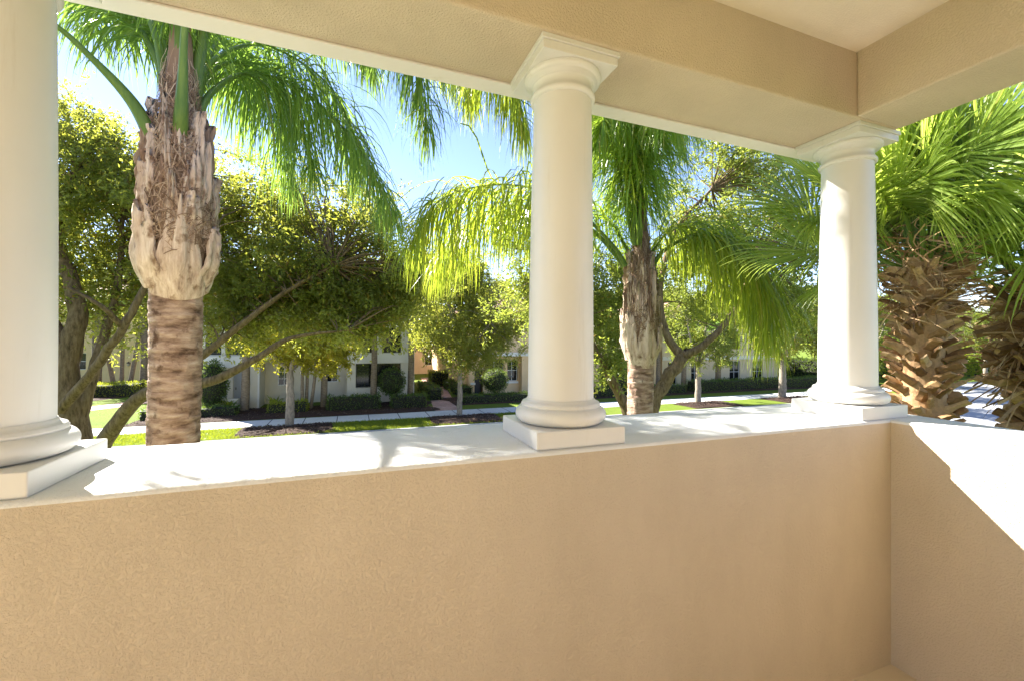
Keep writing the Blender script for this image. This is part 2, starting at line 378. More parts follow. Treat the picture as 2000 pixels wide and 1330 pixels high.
# ------------------------------------------------------------------ plants: leaves
def leaves(mb, pos, dirs, length, width, mi=0, curl=.25):
    n = len(pos); d = unit(dirs); up = unit(V(0, 0, .5) + .8 * rng.normal(size=(n, 3)))
    s = unit(np.cross(d, up)); nn = np.cross(s, d)
    L = length * np.clip(np.exp(.33 * rng.normal(size=n)), .4, 1.8)[:, None]; W = width * rng.uniform(.7, 1.2, n)[:, None]
    a = pos; b = pos + d * L * .45 + s * W * .5 + nn * L * .08; c = pos + d * L - nn * L * curl * .5; e = pos + d * L * .45 - s * W * .5 + nn * L * .08
    v = np.stack([a, b, c, e], 1).reshape(-1, 3)
    mb.add(v, np.arange(4 * n).reshape(n, 4), mi)
def clump_leaves(mb, centers, rad, twigs, per, length, width, mi=0, bias=(0, 0, .25), wood=None):
    K = len(centers); c = np.repeat(centers, twigs, 0)
    rr = np.repeat(np.broadcast_to(rad, K), twigs) * rng.uniform(.55, 1.2, K * twigs)
    d = unit(rng.normal(size=(K * twigs, 3)) + np.array(bias))
    c = c + .22 * rr[:, None] * rng.normal(size=c.shape)
    if wood is not None:
        sel = np.arange(0, K * twigs)
        for i in sel[::wood[1]]:
            wood[0].tube([c[i], c[i] + d[i] * rr[i] * .5 + V(0, 0, .02), c[i] + d[i] * rr[i]], [wood[2], wood[2] * .7, wood[2] * .3], 4)
    s = rng.uniform(.1, 1, (K * twigs, per))
    p = c[:, None, :] + d[:, None, :] * (s * rr[:, None])[..., None] + .10 * rr[:, None, None] * rng.normal(size=(K * twigs, per, 3))
    dd = d[:, None, :] * .7 + .8 * rng.normal(size=p.shape) + V(0, 0, -.15)
    leaves(mb, p.reshape(-1, 3), dd.reshape(-1, 3), length, width, mi)
def ellipsoid_pts(n, c, r, inner=.35):
    d = rnd_unit(n); q = rng.uniform(inner ** 3, 1, n) ** (1 / 3)
    return np.asarray(c) + d * q[:, None] * np.asarray(r)
def tree(name, label, cat, group, limbs, blobs, rc, twigs, per, ll, lw, lm, bm, bark_jit=.06, tw=.012, woodstep=3, avoid=None, seg=10, dens=1.5, wob=.2):
    """limbs: list of (points, r0, r1); blobs: list of (centre, radii, number of clumps)"""
    base = np.asarray(limbs[0][0][0])
    r = empty(name, base, label, cat, group)
    tk = MB(); nodes = []
    for pts, r0, r1 in limbs:
        n = max(6, len(pts) * 5); s = spline(pts, n); s[1:-1] += rng.normal(size=(n - 2, 3)) * r1 * wob
        tk.tube(s, np.linspace(r0, r1, n), seg, 0, bark_jit); nodes.append(s[n // 3:])
    nodes = np.concatenate(nodes)
    cs = np.concatenate([ellipsoid_pts(int(n * dens), c, rr) for c, rr, n in blobs])
    if avoid is not None: cs = cs[~avoid(cs)]
    for c in cs:
        dd = np.linalg.norm(nodes - c, axis=1); j = dd.argmin(); a = nodes[j]; L = dd[j]
        mid = (a + c) / 2 + rng.normal(size=3) * .1 * L + V(0, 0, .08 * L)
        tk.tube(spline([a, mid, c], 6), np.linspace(tw * (1 + .5 * L), tw * .4, 6), 5)
    lf = MB(); clump_leaves(lf, cs, rc, twigs, per, ll, lw, 0, (0, 0, .3), (tk, woodstep, tw * .3))
    tk.build('trunk', bm, r, True); lf.build('crown', lm, r); return r

# ------------------------------------------------------------------ queen palms
def frond(parent, pts, mat, seed, bare=.26, ll=.75, lw=.021, nleaf=150, r0=.027, droop=.33, spread=1.0):
    g = np.random.default_rng(seed)
    n = 60; s = spline(pts, n); T = unit(np.gradient(s, axis=0))
    k = MB()
    rad = np.interp(np.linspace(0, 1, n), [0, .12, .4, 1], [r0 * 1.25, r0, r0 * .5, .004]); k.tube(s[:], rad, 8, 1)
    nleaf = int(nleaf * .82); q = np.sort(g.uniform(bare, .995, nleaf * 2)); side = np.where(np.arange(nleaf * 2) % 2 == 0, 1., -1.)
    idx = q * (n - 1); i0 = idx.astype(int).clip(0, n - 2); fr = (idx - i0)[:, None]
    p = s[i0] * (1 - fr) + s[i0 + 1] * fr; t = T[i0]
    h = np.cross(t, V(0, 0, 1)); bad = np.linalg.norm(h, axis=1) < .15; h[bad] += g.normal(size=(bad.sum(), 3)) * .3; h = unit(h); up = np.cross(h, t)
    tilt = g.uniform(-.5, .9, len(q))[:, None]
    d = unit(side[:, None] * h * spread + up * tilt + t * g.uniform(.35, .8, len(q))[:, None])
    s_ = (q - bare) / (1 - bare)
    L = ll * np.interp(s_, [0, .12, .6, 1], [.55, 1, .95, .45]) * g.uniform(.8, 1.15, len(q))
    W = lw * np.interp(s_, [0, .2, 1], [.7, 1, .6]) * g.uniform(.55, 1.35, len(q))
    SEG = 7; rows = []; pos = p.copy(); dr = droop * g.uniform(.6, 1.5, len(q))[:, None]
    d = unit(d + .22 * g.normal(size=d.shape)); wv = unit(np.cross(d, V(0, 0, 1)) + .45 * g.normal(size=d.shape)); kink = g.uniform(.15, .95, len(q))
    for j in range(SEG + 1):
        x = j / SEG; wd = W * min(1, .45 + x * 3) * (1 - x ** 2.2) + .0006
        ww = unit(wv - d * (wv * d).sum(1)[:, None])
        rows.append((pos - ww * wd[:, None] / 2, pos + ww * wd[:, None] / 2))
        d = unit(d + V(0, 0, -1) * dr * (1 + 1.1 * (x > kink))[:, None] + .075 * g.normal(size=d.shape))
        pos = pos + d * (L / SEG)[:, None]
    nl = len(q); vs_ = np.stack([np.stack(r_, 1) for r_ in rows], 1).reshape(nl, -1, 3)
    fc = np.array([[2 * j, 2 * j + 1, 2 * j + 3, 2 * j + 2] for j in range(SEG)])
    k.add(vs_.reshape(-1, 3), (fc[None] + (np.arange(nl) * 2 * (SEG + 1))[:, None, None]).reshape(-1, 4), 0)
    return k.build('frond', [mat, M['petiole']], parent, True)
def boot(parent, ax, ec, er, ang, z0, z1, w0, w1, ra, rb, mat, seed, lean=0., name='leaf_boot'):
    g = np.random.default_rng(seed); A = 11; S = 12; th = .018; k = MB(); outs = []
    top = g.uniform(-.16, .03, A)
    for off in (0, -th):
        pts = np.zeros((S, A, 3))
        for i in range(S):
            s = i / (S - 1); w_ = (w0 + (w1 - w0) * s ** .9) * (1 - .25 * max(0, s - .85) / .15); rr = np.interp(s, [0, .3, .7, 1], ra) if len(ra) == 4 else ra[0] + (ra[1] - ra[0]) * s
            for j in range(A):
                a = (j / (A - 1) * 2 - 1)
                half = min(1.3, w_ / 2 / rr); th_ = radians(ang) + a * half
                zz = z0 + (z1 - z0) * s * (1 + (top[j] if s > .8 else 0)) + (-.35 * (1 - s) ** 2 * w0 * (1 - a * a) * .4)
                r_ = rr + off - .05 * abs(a) ** 2.5 * s + .006 * g.normal() + .012 * math.cos(a * 7)
                pts[i, j] = ax(zz) + r_ * (cos(th_) * ec + sin(th_) * er); pts[i, j, 2] = zz
        outs.append(pts)
    o, i_ = outs
    k.grid(o); k.grid(i_[:, ::-1])
    k.grid(np.stack([o[-1], i_[-1]], 0)); k.grid(np.stack([i_[0], o[0]], 0))
    k.grid(np.stack([o[:, 0], i_[:, 0]], 0)); k.grid(np.stack([i_[:, -1], o[:, -1]], 0))
    return k.build(name, mat, parent, True)
def queen_palm(base, zk, label, boots, fronds, mat, seed, tr=.178, rot=0, zs_=1.0, sc=.8):
    """zk: height of the lowest boot"""
    g = np.random.default_rng(seed)
    r = empty('queen_palm', base, label, 'palm', None)
    b = np.asarray(base); ax = lambda z: V(b[0], b[1], 0)
    ec = unit(V(-b[0], -b[1], 0)); er = V(-ec[1], ec[0], 0)
    k = MB(); zs = []; pr = []
    z = b[2]
    nz = 420; ph = g.uniform(0, 6, 4)
    for i in range(nz):
        s = i / (nz - 1); z = b[2] + (zk + .06 - b[2]) * s
        ring = ((z * 10.5 + .3 * math.sin(z * 7)) % 1); rad = tr * (1.22 - .22 * min(1, s * 3.0)) * (1 + .026 * (ring ** 2 - .4) + .006 * g.normal())
        pr.append((rad, z))
    k.lathe(pr, b, 56, 0, lambda a, z: 1 + .018 * np.sin(3 * a + z * 5 + ph[0]) + .014 * np.sin(11 * a + 23 * z + ph[1]) + .010 * np.sin(23 * a - 40 * z + ph[2]) + .008 * np.sin(41 * a + 11 * z))
    k.build('trunk', M['ptrunk'], r, True)
    k = MB(); H = lambda q: zk + q * zs_
    core = [(tr * .9, H(0)), (.225 * sc, H(.1)), (.25 * sc, H(.45)), (.22 * sc, H(.65)), (.195 * sc, H(.9)), (.165 * sc, H(1.08)), (.12 * sc, H(1.28)), (.09 * sc, H(1.6)), (.05, H(1.95))]
    cs = np.array(core); zz = np.linspace(cs[0, 1], cs[-1, 1], 60); k.lathe(np.stack([np.interp(zz, cs[:, 1], cs[:, 0]), zz], 1), b, 40, 0, lambda a, z: 1 + .05 * np.sin(7 * a + 9 * z) + .04 * np.sin(17 * a - 21 * z))
    # tangled strands of fibre wound round the crown base
    for i in range(1900):
        z0 = H(g.uniform(.2, 1.45)); a0 = g.uniform(0, 2 * pi); da = g.uniform(-.9, .9); dz = g.uniform(-.03, .26) * sc; m_ = 6; pts = []
        lift = g.uniform(.0, .022)
        for j in range(m_):
            s = j / (m_ - 1); zq = z0 + dz * s; rr = np.interp(zq, cs[:, 1], cs[:, 0]) * 1.03 + .01 + lift * math.sin(s * pi) + .015 * s * g.random(); aa = a0 + da * s
            pts.append(V(b[0] + rr * cos(aa), b[1] + rr * sin(aa), zq + .02 * math.sin(s * 5 + a0)))
        pts = np.array(pts); T = unit(np.gradient(pts, axis=0)); rad = pts - V(b[0], b[1], 0); rad[:, 2] = 0; wv = unit(np.cross(T, rad)) * g.uniform(.001, .0038)
        k.grid(np.stack([pts - wv, pts + wv], 1), 0)
    k.build('crown_fibre', M['fibre'], r, True)
    for i, (ang, q0, q1, w0, w1, ra, mt) in enumerate(boots):
        boot(r, ax, ec, er, ang + rot, H(q0), H(q1), w0 * sc, w1 * sc, tuple(x * sc for x in ra), 0, M[mt], seed * 100 + i)
    for i in range(22):
        q0 = .42 + .55 * ((i * .618) % 1); ln_ = g.uniform(.22, .5); rr = np.interp(q0, [.4, .65, .95], [.295, .255, .205]) * sc; w_ = g.uniform(.07, .16) * sc
        boot(r, ax, ec, er, -125 + i * 11.8 + g.uniform(-8, 8), H(q0), H(min(1.3, q0 + ln_)), w_, w_ * g.uniform(.3, .7), (rr * .9, rr * 1.02, rr, rr * g.uniform(.92, 1.12)), 0, M['boot' if g.random() < .55 else 'bootd'], seed * 100 + 30 + i)
    for i, f in enumerate(fronds):
        pts, kw = f; kw = dict(kw); frond(r, pts, kw.pop('mat', mat), seed * 100 + 50 + i, **kw)
    return r
BOOTS = [(4, -.03, .62, .46, .15, (.20, .285, .285, .27), 'boot'), (-58, .03, .56, .36, .22, (.22, .31, .315, .315), 'boot'), (66, .06, .44, .32, .13, (.22, .31, .32, .325), 'boot'),
         (34, .38, .95, .26, .13, (.25, .26, .265, .25), 'boot'), (-27, .50, .88, .17, .12, (.25, .25, .245, .24), 'bootd'), (-6, .78, 1.10, .14, .07, (.21, .21, .21, .22), 'bootd'),
         (36, .92, 1.22, .15, .04, (.20, .20, .215, .22), 'boot'), (-62, .62, .92, .14, .05, (.24, .25, .255, .27), 'bootd'), (100, .3, .8, .28, .12, (.25, .29, .29, .28), 'bootd'),
         (-110, .05, .6, .4, .2, (.22, .30, .31, .31), 'boot'), (125, .0, .5, .4, .2, (.21, .3, .31, .31), 'boot'), (178, .05, .65, .42, .2, (.21, .3, .3, .28), 'boot'),
         (82, .95, 1.15, .12, .04, (.19, .2, .22, .24), 'bootd'), (-14, .42, .80, .16, .07, (.26, .262, .26, .26), 'boot'), (15, .6, .86, .1, .05, (.245, .25, .25, .25), 'bootd')]
T1 = 3.0; b1 = P(343, 700, T1); b1[2] = G
def F(*a): return [P(*q) for q in a]
c1 = lambda u=355: (u, 262, T1)
fr1 = [(F((306, 285, 2.93), (258, 200, 2.85), (180, 115, 2.75), (100, 45, 2.65), (20, 20, 2.5), (-60, 30, 2.4)), dict(bare=.62, r0=.043, nleaf=22, ll=.6)),
       (F((350, 300, 2.99), (353, 240, 2.89), (357, 150, 2.85), (362, 40, 2.8), (385, -150, 2.7), (450, -420, 2.5), (560, -520, 2.3)), dict(bare=.75, r0=.047, nleaf=40)),
       (F((335, 262, 3.1), (310, 130, 3.3), (262, 35, 3.6), (225, -5, 3.9), (195, 15, 4.1), (180, 70, 4.2)), dict(nleaf=150, ll=.8)),
       (F((345, 262, 3.1), (325, 100, 3.5), (290, 10, 3.9), (250, -10, 4.2), (215, 40, 4.5)), dict(nleaf=130, ll=.8)),
       (F((372, 262, 3.0), (415, 180, 3.9), (480, 145, 4.6), (570, 165, 4.9), (665, 245, 5.0), (735, 345, 5.0), (772, 440, 5.0)), dict(nleaf=230, bare=.3, ll=1.0, r0=.03)),
       (F((365, 258, 3.1), (415, 120, 4.0), (520, 90, 4.9), (635, 160, 5.2), (690, 260, 5.4), (715, 330, 5.5)), dict(nleaf=200, ll=1.1, bare=.32)),
       (F((365, 250, 3.1), (420, 90, 4.3), (500, -10, 5.3), (600, 0, 5.6), (690, 60, 5.8), (730, 140, 5.8)), dict(nleaf=230, ll=1.0, bare=.4)),
       (F((360, 250, 3.1), (450, -90, 3.3), (620, -170, 3.8), (760, -50, 4.3), (815, 110, 4.6), (838, 270, 4.7)), dict(nleaf=300, ll=1.0, bare=.35)),
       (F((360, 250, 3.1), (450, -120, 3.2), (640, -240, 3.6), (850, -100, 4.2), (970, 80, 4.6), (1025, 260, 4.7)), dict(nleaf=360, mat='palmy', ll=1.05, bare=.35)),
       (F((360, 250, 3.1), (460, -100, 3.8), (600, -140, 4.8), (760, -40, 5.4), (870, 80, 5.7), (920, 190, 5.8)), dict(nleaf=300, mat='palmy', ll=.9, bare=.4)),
       (F((370, 258, 3.1), (405, 150, 4.0), (470, 125, 4.8), (560, 190, 5.2), (600, 280, 5.4), (615, 350, 5.4)), dict(nleaf=150, ll=.85)),
       (F((358, 255, 3.1), (376, 125, 4.2), (412, 70, 5.2), (462, 105, 5.9), (500, 200, 6.2)), dict(nleaf=210, ll=1.1, bare=.42)),
       (F((365, 258, 3.1), (398, 175, 4.2), (450, 140, 5.2), (512, 175, 5.8), (552, 265, 6.1), (572, 360, 6.2)), dict(nleaf=240, ll=1.15, bare=.4)),
       (F((352, 255, 3.15), (345, 100, 3.5), (350, -10, 4.0), (370, 0, 4.6), (390, 80, 5.0)), dict(nleaf=40, ll=.8)),
       (F((350, 255, 3.15), (340, 100, 3.5), (320, -30, 4.0), (290, -20, 4.6), (262, 60, 5.0)), dict(nleaf=70, ll=.8)),
       (F((362, 255, 3.15), (395, 90, 4.2), (440, 20, 5.0), (520, 60, 5.6), (560, 150, 5.8)), dict(nleaf=90, ll=.85)),
       (F((340, 255, 3.05), (300, 60, 3.3), (240, -50, 3.7), (170, -60, 4.2), (120, -10, 4.5)), dict(nleaf=60, r0=.03, ll=.9)),
       (F((350, 200, 3.0), (352, 0, 3.0), (350, -230, 3.0), (330, -420, 3.1), (280, -520, 3.4)), dict(nleaf=220, bare=.22, ll=.6)),  # from here on: upright fronds out of view, added to shade the middle column
       (F((352, 200, 3.0), (362, 0, 3.0), (385, -200, 3.05), (430, -380, 3.2), (520, -450, 3.6)), dict(nleaf=220, bare=.22, ll=.6)),
       (F((348, 200, 3.05), (335, 0, 3.15), (320, -200, 3.3), (330, -380, 3.6), (370, -460, 4.0)), dict(nleaf=220, bare=.22, ll=.6)),
       (F((350, 200, 3.0), (348, -50, 2.95), (352, -300, 2.9), (365, -560, 2.9)), dict(nleaf=240, bare=.2, ll=.4, droop=.12))]
for p_, kw in fr1:
    if isinstance(kw.get('mat'), str): kw['mat'] = M[kw['mat']]
zk1 = P(343, 566, T1)[2]
queen_palm(b1, zk1, 'large feathery palm close to the balcony with thick ringed trunk and pale leaf boots', BOOTS, fr1, M['palm'], 3, .150)
T2 = 5.5; b2 = P(1251, 700, T2); b2[2] = G
fr2 = [(F((1222, 520, 5.45), (1195, 478, 5.4), (1120, 405, 5.3), (1030, 366, 5.2), (930, 366, 5.0), (850, 400, 4.9), (800, 480, 4.9)), dict(nleaf=340, ll=1.25)),
       (F((1228, 530, 5.6), (1150, 445, 5.7), (1050, 405, 5.8), (960, 410, 5.9), (890, 460, 5.9), (850, 530, 5.9)), dict(nleaf=260, ll=1.1)),
       (F((1268, 530, 5.45), (1300, 488, 5.4), (1370, 458, 5.2), (1445, 485, 5.1), (1488, 570, 5.05), (1500, 660, 5.0)), dict(nleaf=360, ll=1.15)),
       (F((1240, 480, 5.5), (1235, 320, 5.5), (1205, 215, 5.6), (1140, 190, 5.7), (1090, 250, 5.8), (1070, 320, 5.8)), dict(nleaf=220, ll=1.0)),
       (F((1250, 480, 5.5), (1262, 320, 5.5), (1290, 210, 5.6), (1325, 195, 5.7), (1345, 260, 5.8)), dict(nleaf=240, ll=1.05)),
       (F((1245, 480, 5.6), (1245, 280, 5.9), (1250, 180, 6.3), (1260, 180, 6.8), (1265, 260, 7.1)), dict(nleaf=220, ll=1.0)),
       (F((1240, 480, 5.6), (1215, 300, 5.8), (1185, 210, 6.1), (1160, 230, 6.4), (1145, 310, 6.6)), dict(nleaf=220, ll=1.0)),
       (F((1246, 480, 5.4), (1255, 310, 5.2), (1275, 210, 4.9), (1295, 200, 4.6), (1305, 250, 4.4)), dict(nleaf=200, ll=.8)),
       (F((1240, 480, 5.4), (1230, 330, 5.3), (1205, 240, 5.1), (1180, 235, 4.9), (1165, 290, 4.8)), dict(nleaf=190, ll=.8)),
       (F((1240, 480, 5.5), (1225, 300, 5.4), (1215, 180, 5.4), (1190, 150, 5.4), (1170, 200, 5.4)), dict(nleaf=200, ll=1.0)),
       (F((1248, 480, 5.5), (1250, 300, 5.4), (1265, 170, 5.4), (1300, 150, 5.4), (1335, 200, 5.4)), dict(nleaf=200, ll=1.0)),
       (F((1238, 480, 5.5), (1190, 270, 5.3), (1110, 130, 5.2), (1010, 90, 5.1), (940, 130, 5.0), (915, 190, 5.0)), dict(nleaf=200, ll=1.0)),
       (F((1232, 500, 5.6), (1180, 420, 6.0), (1120, 400, 6.4), (1070, 460, 6.6)), dict(nleaf=160, ll=.9)),
       (F((1262, 510, 5.5), (1310, 450, 5.6), (1380, 440, 5.6), (1435, 500, 5.6), (1455, 570, 5.6)), dict(nleaf=220, ll=1.0))]
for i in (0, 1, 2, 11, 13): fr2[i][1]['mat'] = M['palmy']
for p_, kw in fr2[3:]: kw.setdefault('bare', .08); kw.setdefault('r0', .019)
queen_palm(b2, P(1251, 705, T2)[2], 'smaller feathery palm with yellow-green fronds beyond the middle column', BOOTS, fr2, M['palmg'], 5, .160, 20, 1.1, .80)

# ------------------------------------------------------------------ fan palms
def fan_leaf(parent, a, hub, rad, seed, mat, droop=.5):
    g = np.random.default_rng(seed); k = MB(); a = np.asarray(a); hub = np.asarray(hub)
    L = np.linalg.norm(hub - a); mid = (a + hub) / 2 + V(0, 0, .10 * L)
    s = spline([a, mid, hub], 10); k.tube(s, np.linspace(.019, .011, 10), 6, 1)
    d = unit(s[-1] - s[-2]); h = np.cross(d, V(0, 0, 1)); up = unit(np.cross(h, d)); ro = g.normal() * .75; h = unit(h * cos(ro) + up * sin(ro)); up = unit(np.cross(h, d))
    n = 76; SEG = 8; th = np.linspace(-2.35, 2.35, n) + .02 * g.normal(size=n)
    ln = rad * (.72 + .28 * np.cos(th * .55)) * g.uniform(.86, 1.15, n); rows = []
    dirs = np.cos(th)[:, None] * d + np.sin(th)[:, None] * h + up * (.30 * np.abs(np.sin(th)))[:, None] + .022 * g.normal(size=(n, 3)); dirs = unit(dirs)
    side = unit(-np.sin(th)[:, None] * d + np.cos(th)[:, None] * h)
    pos = np.repeat((hub + d * .0)[None], n, 0) + d * (.22 * rad * np.clip(np.cos(th), 0, 1))[:, None] * np.linspace(1, 1, n)[:, None]
    pos = pos * 1.0; dr = droop * g.uniform(.5, 1.6, n)[:, None]
    for j in range(SEG + 1):
        x = j / SEG
        full = 2.35 * 2 / n * ln * x * 1.1
        wd = (full if x < .5 else (2.35 * 2 / n * ln * .5 * 1.1) * (1 - (x - .5) / .5) ** .9 * .8) * .5 + .0012
        fold = up * (wd * .55)[:, None]
        rows.append(np.stack([pos - side * wd[:, None], pos + fold, pos + side * wd[:, None]], 1))
        if j: dirs = unit(dirs + V(0, 0, -1) * dr * (.02 + 1.1 * max(0, x - .50)) + .01 * g.normal(size=dirs.shape))
        pos = pos + dirs * (ln / SEG)[:, None]
    vv = np.stack(rows, 1).reshape(n, -1, 3); fc = []
    for j in range(SEG): fc += [[3 * j, 3 * j + 1, 3 * j + 4, 3 * j + 3], [3 * j + 1, 3 * j + 2, 3 * j + 5, 3 * j + 4]]
    fc = np.array(fc); k.add(vv.reshape(-1, 3), (fc[None] + (np.arange(n) * 3 * (SEG + 1))[:, None, None]).reshape(-1, 4), 0)
    return k.build('fan_leaf', [mat, M['petiole']], parent)
def sabal(base, ztop, label, seed, tr=.19, blen=.2, boot_lo=-.6, nleaf=30, shag=0., elev=(80, -18), pet=.75, rad=.74, skip=None, bw=1.0):
    g = np.random.default_rng(seed); b = np.asarray(base)
    r = empty('fan_palm', b, label, 'palm')
    k = MB(); zs = np.linspace(b[2], ztop + .1, 40); k.lathe([(tr * (.85 + .1 * sin(z * 9)), z) for z in zs], b, 24)
    # criss-cross cut leaf bases up the trunk
    zz = boot_lo; i = 0; per = 15
    while zz < ztop:
        i += 1; zz += .0088; a0 = i * 2.39996 + .05 * g.normal()
        q = (zz - boot_lo) / (ztop - boot_lo)
        er_ = V(cos(a0), sin(a0), 0); tg = V(-sin(a0), cos(a0), 0); tw = (1 if i % 2 else -1) * g.uniform(.25, .6)
        Lb = blen * g.uniform(.7, 1.25) * (1 + shag * q * q * g.uniform(.3, 1.8)); w0 = g.uniform(.058, .082) * bw; w1 = w0 * g.uniform(.55, .8); th = g.uniform(.022, .036) * bw
        out = er_ * g.uniform(.55, .85) + V(0, 0, g.uniform(.55, 1.0)) + tg * tw
        if shag and g.random() < .7 * q: out = er_ * g.uniform(.7, 1) + V(0, 0, g.uniform(-.5, .5)) + tg * tw
        d = unit(out); s_ = unit(np.cross(d, er_ + .25 * V(0, 0, 1))); nn = unit(np.cross(s_, d)); p0 = V(b[0], b[1], zz) + er_ * tr * .8
        S = 4; ring = []
        for j in range(S + 1):
            x = j / S; c = p0 + d * Lb * x + er_ * .05 * x * x - V(0, 0, .01 * x); w_ = w0 + (w1 - w0) * x; t_ = th * (1 - .35 * x)
            ring.append([c - s_ * w_ / 2 - nn * t_ * .2, c - s_ * w_ * .28 + nn * t_ * .55, c + s_ * w_ * .28 + nn * t_ * .55, c + s_ * w_ / 2 - nn * t_ * .2, c + s_ * w_ * .25 - nn * t_ * .5, c - s_ * w_ * .25 - nn * t_ * .5])
        ring = np.array(ring) + .003 * g.normal(size=(S + 1, 6, 3)); k.grid(ring, 0, True); n0 = k.n; k.v.append(ring[-1]); k.n += 6
        k.f.setdefault((6, 0), []).append(np.arange(6)[None] + n0)
    for i in range(int(500 * (1 + .3 * shag))):
        zq = g.uniform(ztop - .35 - .5 * shag, ztop + .35); a0 = g.uniform(0, 6.28); er_ = V(cos(a0), sin(a0), 0); tg = V(-er_[1], er_[0], 0)
        p = V(b[0], b[1], zq) + er_ * tr * g.uniform(.7, 1.25); d = unit(er_ * g.uniform(.2, 1) + V(0, 0, g.uniform(-1, .7)) + tg * g.normal() * .6); L = g.uniform(.1, .3) * (1 + shag); pts = np.array([p + d * L * s + V(0, 0, -.1 * L * s * s) + tg * .03 * sin(s * 4 + a0) for s in np.linspace(0, 1, 5)])
        wv = unit(np.cross(d, er_ + .1)) * g.uniform(.0015, .006) * (1 + shag); k.grid(np.stack([pts - wv, pts + wv], 1))
    k.build('trunk', M['sboot'], r)
    for i in range(nleaf):
        q = (i + .5) / nleaf; el = radians(elev[0] + (elev[1] - elev[0]) * q ** 1.05 + g.uniform(-7, 7)); a0 = i * 2.39996 + g.uniform(-.25, .25)
        d = V(cos(a0) * cos(el), sin(a0) * cos(el), sin(el)); pl = pet * g.uniform(.8, 1.2)
        h = V(b[0], b[1], ztop + .05) + d * pl + V(0, 0, -.12 * pl * cos(el))
        if skip is not None and skip(h, d): continue
        fan_leaf(r, V(b[0], b[1], ztop + .1 * (1 - q)) + .08 * V(cos(a0), sin(a0), 0), h, rad * g.uniform(.85, 1.1), seed * 1000 + i, M['sabal'], .25 + .55 * q)
    return r
s1 = P(1803, 700, 3.25); s1[2] = G
sabal(s1, P(1790, 530, 3.25)[2], 'fan palm behind the right column, trunk criss-crossed with cut leaf bases', 21, .15, .115, -.8, 38, 0., (86, 15), .72, .72, lambda h, d: d[0] < -.5 and d[2] < .55)
s2 = P(2052, 700, 3.9); s2[2] = G
sabal(s2, P(2052, 590, 3.9)[2], 'fan palm at the right edge with a shaggy skirt of dead brown leaf bases', 27, .155, .17, -.8, 36, 1.0, (84, 20), .85, .76, None, 1.7)

# ------------------------------------------------------------------ oaks
o1 = P(150, 700, 8.0); o1[2] = G
LO = [(F((160, 1050, 8.0), (150, 860, 8.0), (132, 720, 8.0), (150, 600, 8.1), (110, 450, 8.3), (150, 330, 8.6)), .25, .06),
      (F((150, 840, 8.0), (190, 700, 8.2), (230, 560, 8.6), (240, 420, 9.0)), .11, .04),
      (F((120, 800, 7.6), (185, 720, 7.4), (240, 640, 7.3), (290, 555, 7.4), (380, 480, 7.7)), .085, .04),
      (F((165, 940, 8.0), (215, 845, 7.7), (290, 765, 7.5), (410, 745, 7.5), (500, 700, 7.6), (570, 660, 7.8), (680, 645, 8.2)), .15, .016),
      (F((290, 765, 7.5), (400, 690, 7.8), (480, 628, 8.0), (560, 570, 8.3), (650, 520, 8.7)), .085, .025),
      (F((130, 690, 8.0), (60, 560, 8.0), (-40, 460, 8.0)), .12, .05),
      (F((240, 640, 7.3), (200, 600, 7.0), (130, 560, 6.8)), .05, .02)]
LO[0][0][0][2] = G
bl1 = [(P(300, 470, 9.4), (2.6, 2.2, 1.5), 60), (P(520, 490, 9.6), (2.6, 2.0, 1.2), 60), (P(170, 400, 8.8), (1.4, 1.6, 1.5), 34), (P(130, 260, 9.2), (.8, 1.0, 1.0), 13),
       (P(700, 520, 9.8), (1.7, 1.6, 1.1), 42), (P(520, 590, 9.4), (2.3, 1.2, .6), 40), (P(690, 610, 9.2), (1.3, 1.0, .5), 24), (P(150, 590, 8.6), (1.2, 1.0, .7), 16), (P(440, 380, 10.2), (2.4, 1.4, 1.0), 34),
       (P(0, 400, 9.2), (1.6, 1.4, 2.0), 24), (P(240, 330, 9.8), (1.1, 1.2, .7), 14), (P(640, 420, 10.4), (1.6, 1.2, .8), 22), (P(450, 630, 8.6), (1.0, .8, .3), 10), (P(620, 620, 9.6), (1.8, 1.0, .35), 18), (P(790, 580, 10.2), (.9, .9, .7), 14)]
tree('live_oak', 'spreading live oak behind the large palm, low bare limbs crossing its trunk', 'tree', None, LO, bl1, .62, 10, 26, .088, .045, M['oak'], M['bark'], .08, .011, 4, seg=14, dens=1.3)
T = 10.0
L2 = [(F((1252, 1030, T), (1250, 880, T), (1275, 790, T), (1325, 705, T), (1345, 690, T)), .2, .12),
      (F((1250, 880, T), (1215, 780, T), (1170, 700, T), (1130, 620, T), (1100, 520, 10.3)), .14, .04),
      (F((1330, 700, T), (1385, 665, 9.8), (1440, 600, 9.8), (1480, 500, 10)), .10, .03),
      (F((1335, 700, T), (1300, 650, 10.2), (1290, 560, 10.4), (1320, 450, 10.7), (1390, 370, 11)), .11, .03)]
L2[0][0][0][2] = G
bl2 = [(P(1430, 420, 11.2), (2.0, 1.6, 1.5), 46), (P(1330, 560, 11), (1.8, 1.3, .9), 26), (P(1150, 560, 11), (1.2, 1.2, 1.2), 24), (P(1440, 320, 11.4), (1.3, 1.2, .7), 16), (P(1530, 480, 11.2), (1.2, 1.2, 1.0), 22),
       (P(1480, 590, 11), (1.4, 1.0, .6), 18), (P(1190, 700, 10.0), (.5, .5, .5), 8), (P(1050, 500, 11.5), (1.3, 1.2, 1.1), 24), (P(1020, 600, 11.5), (.9, 1.0, .8), 14), (P(1560, 600, 12), (1.2, 1.0, .9), 18), (P(1185, 600, 11.5), (.9, .9, .9), 16)]
tree('live_oak', 'dark twin-stemmed oak behind the smaller palm and the middle column', 'tree', None, L2, bl2, .62, 10, 27, .09, .045, M['oakdark'], M['bark'], .08, .011, 4, seg=12, dens=1.2)

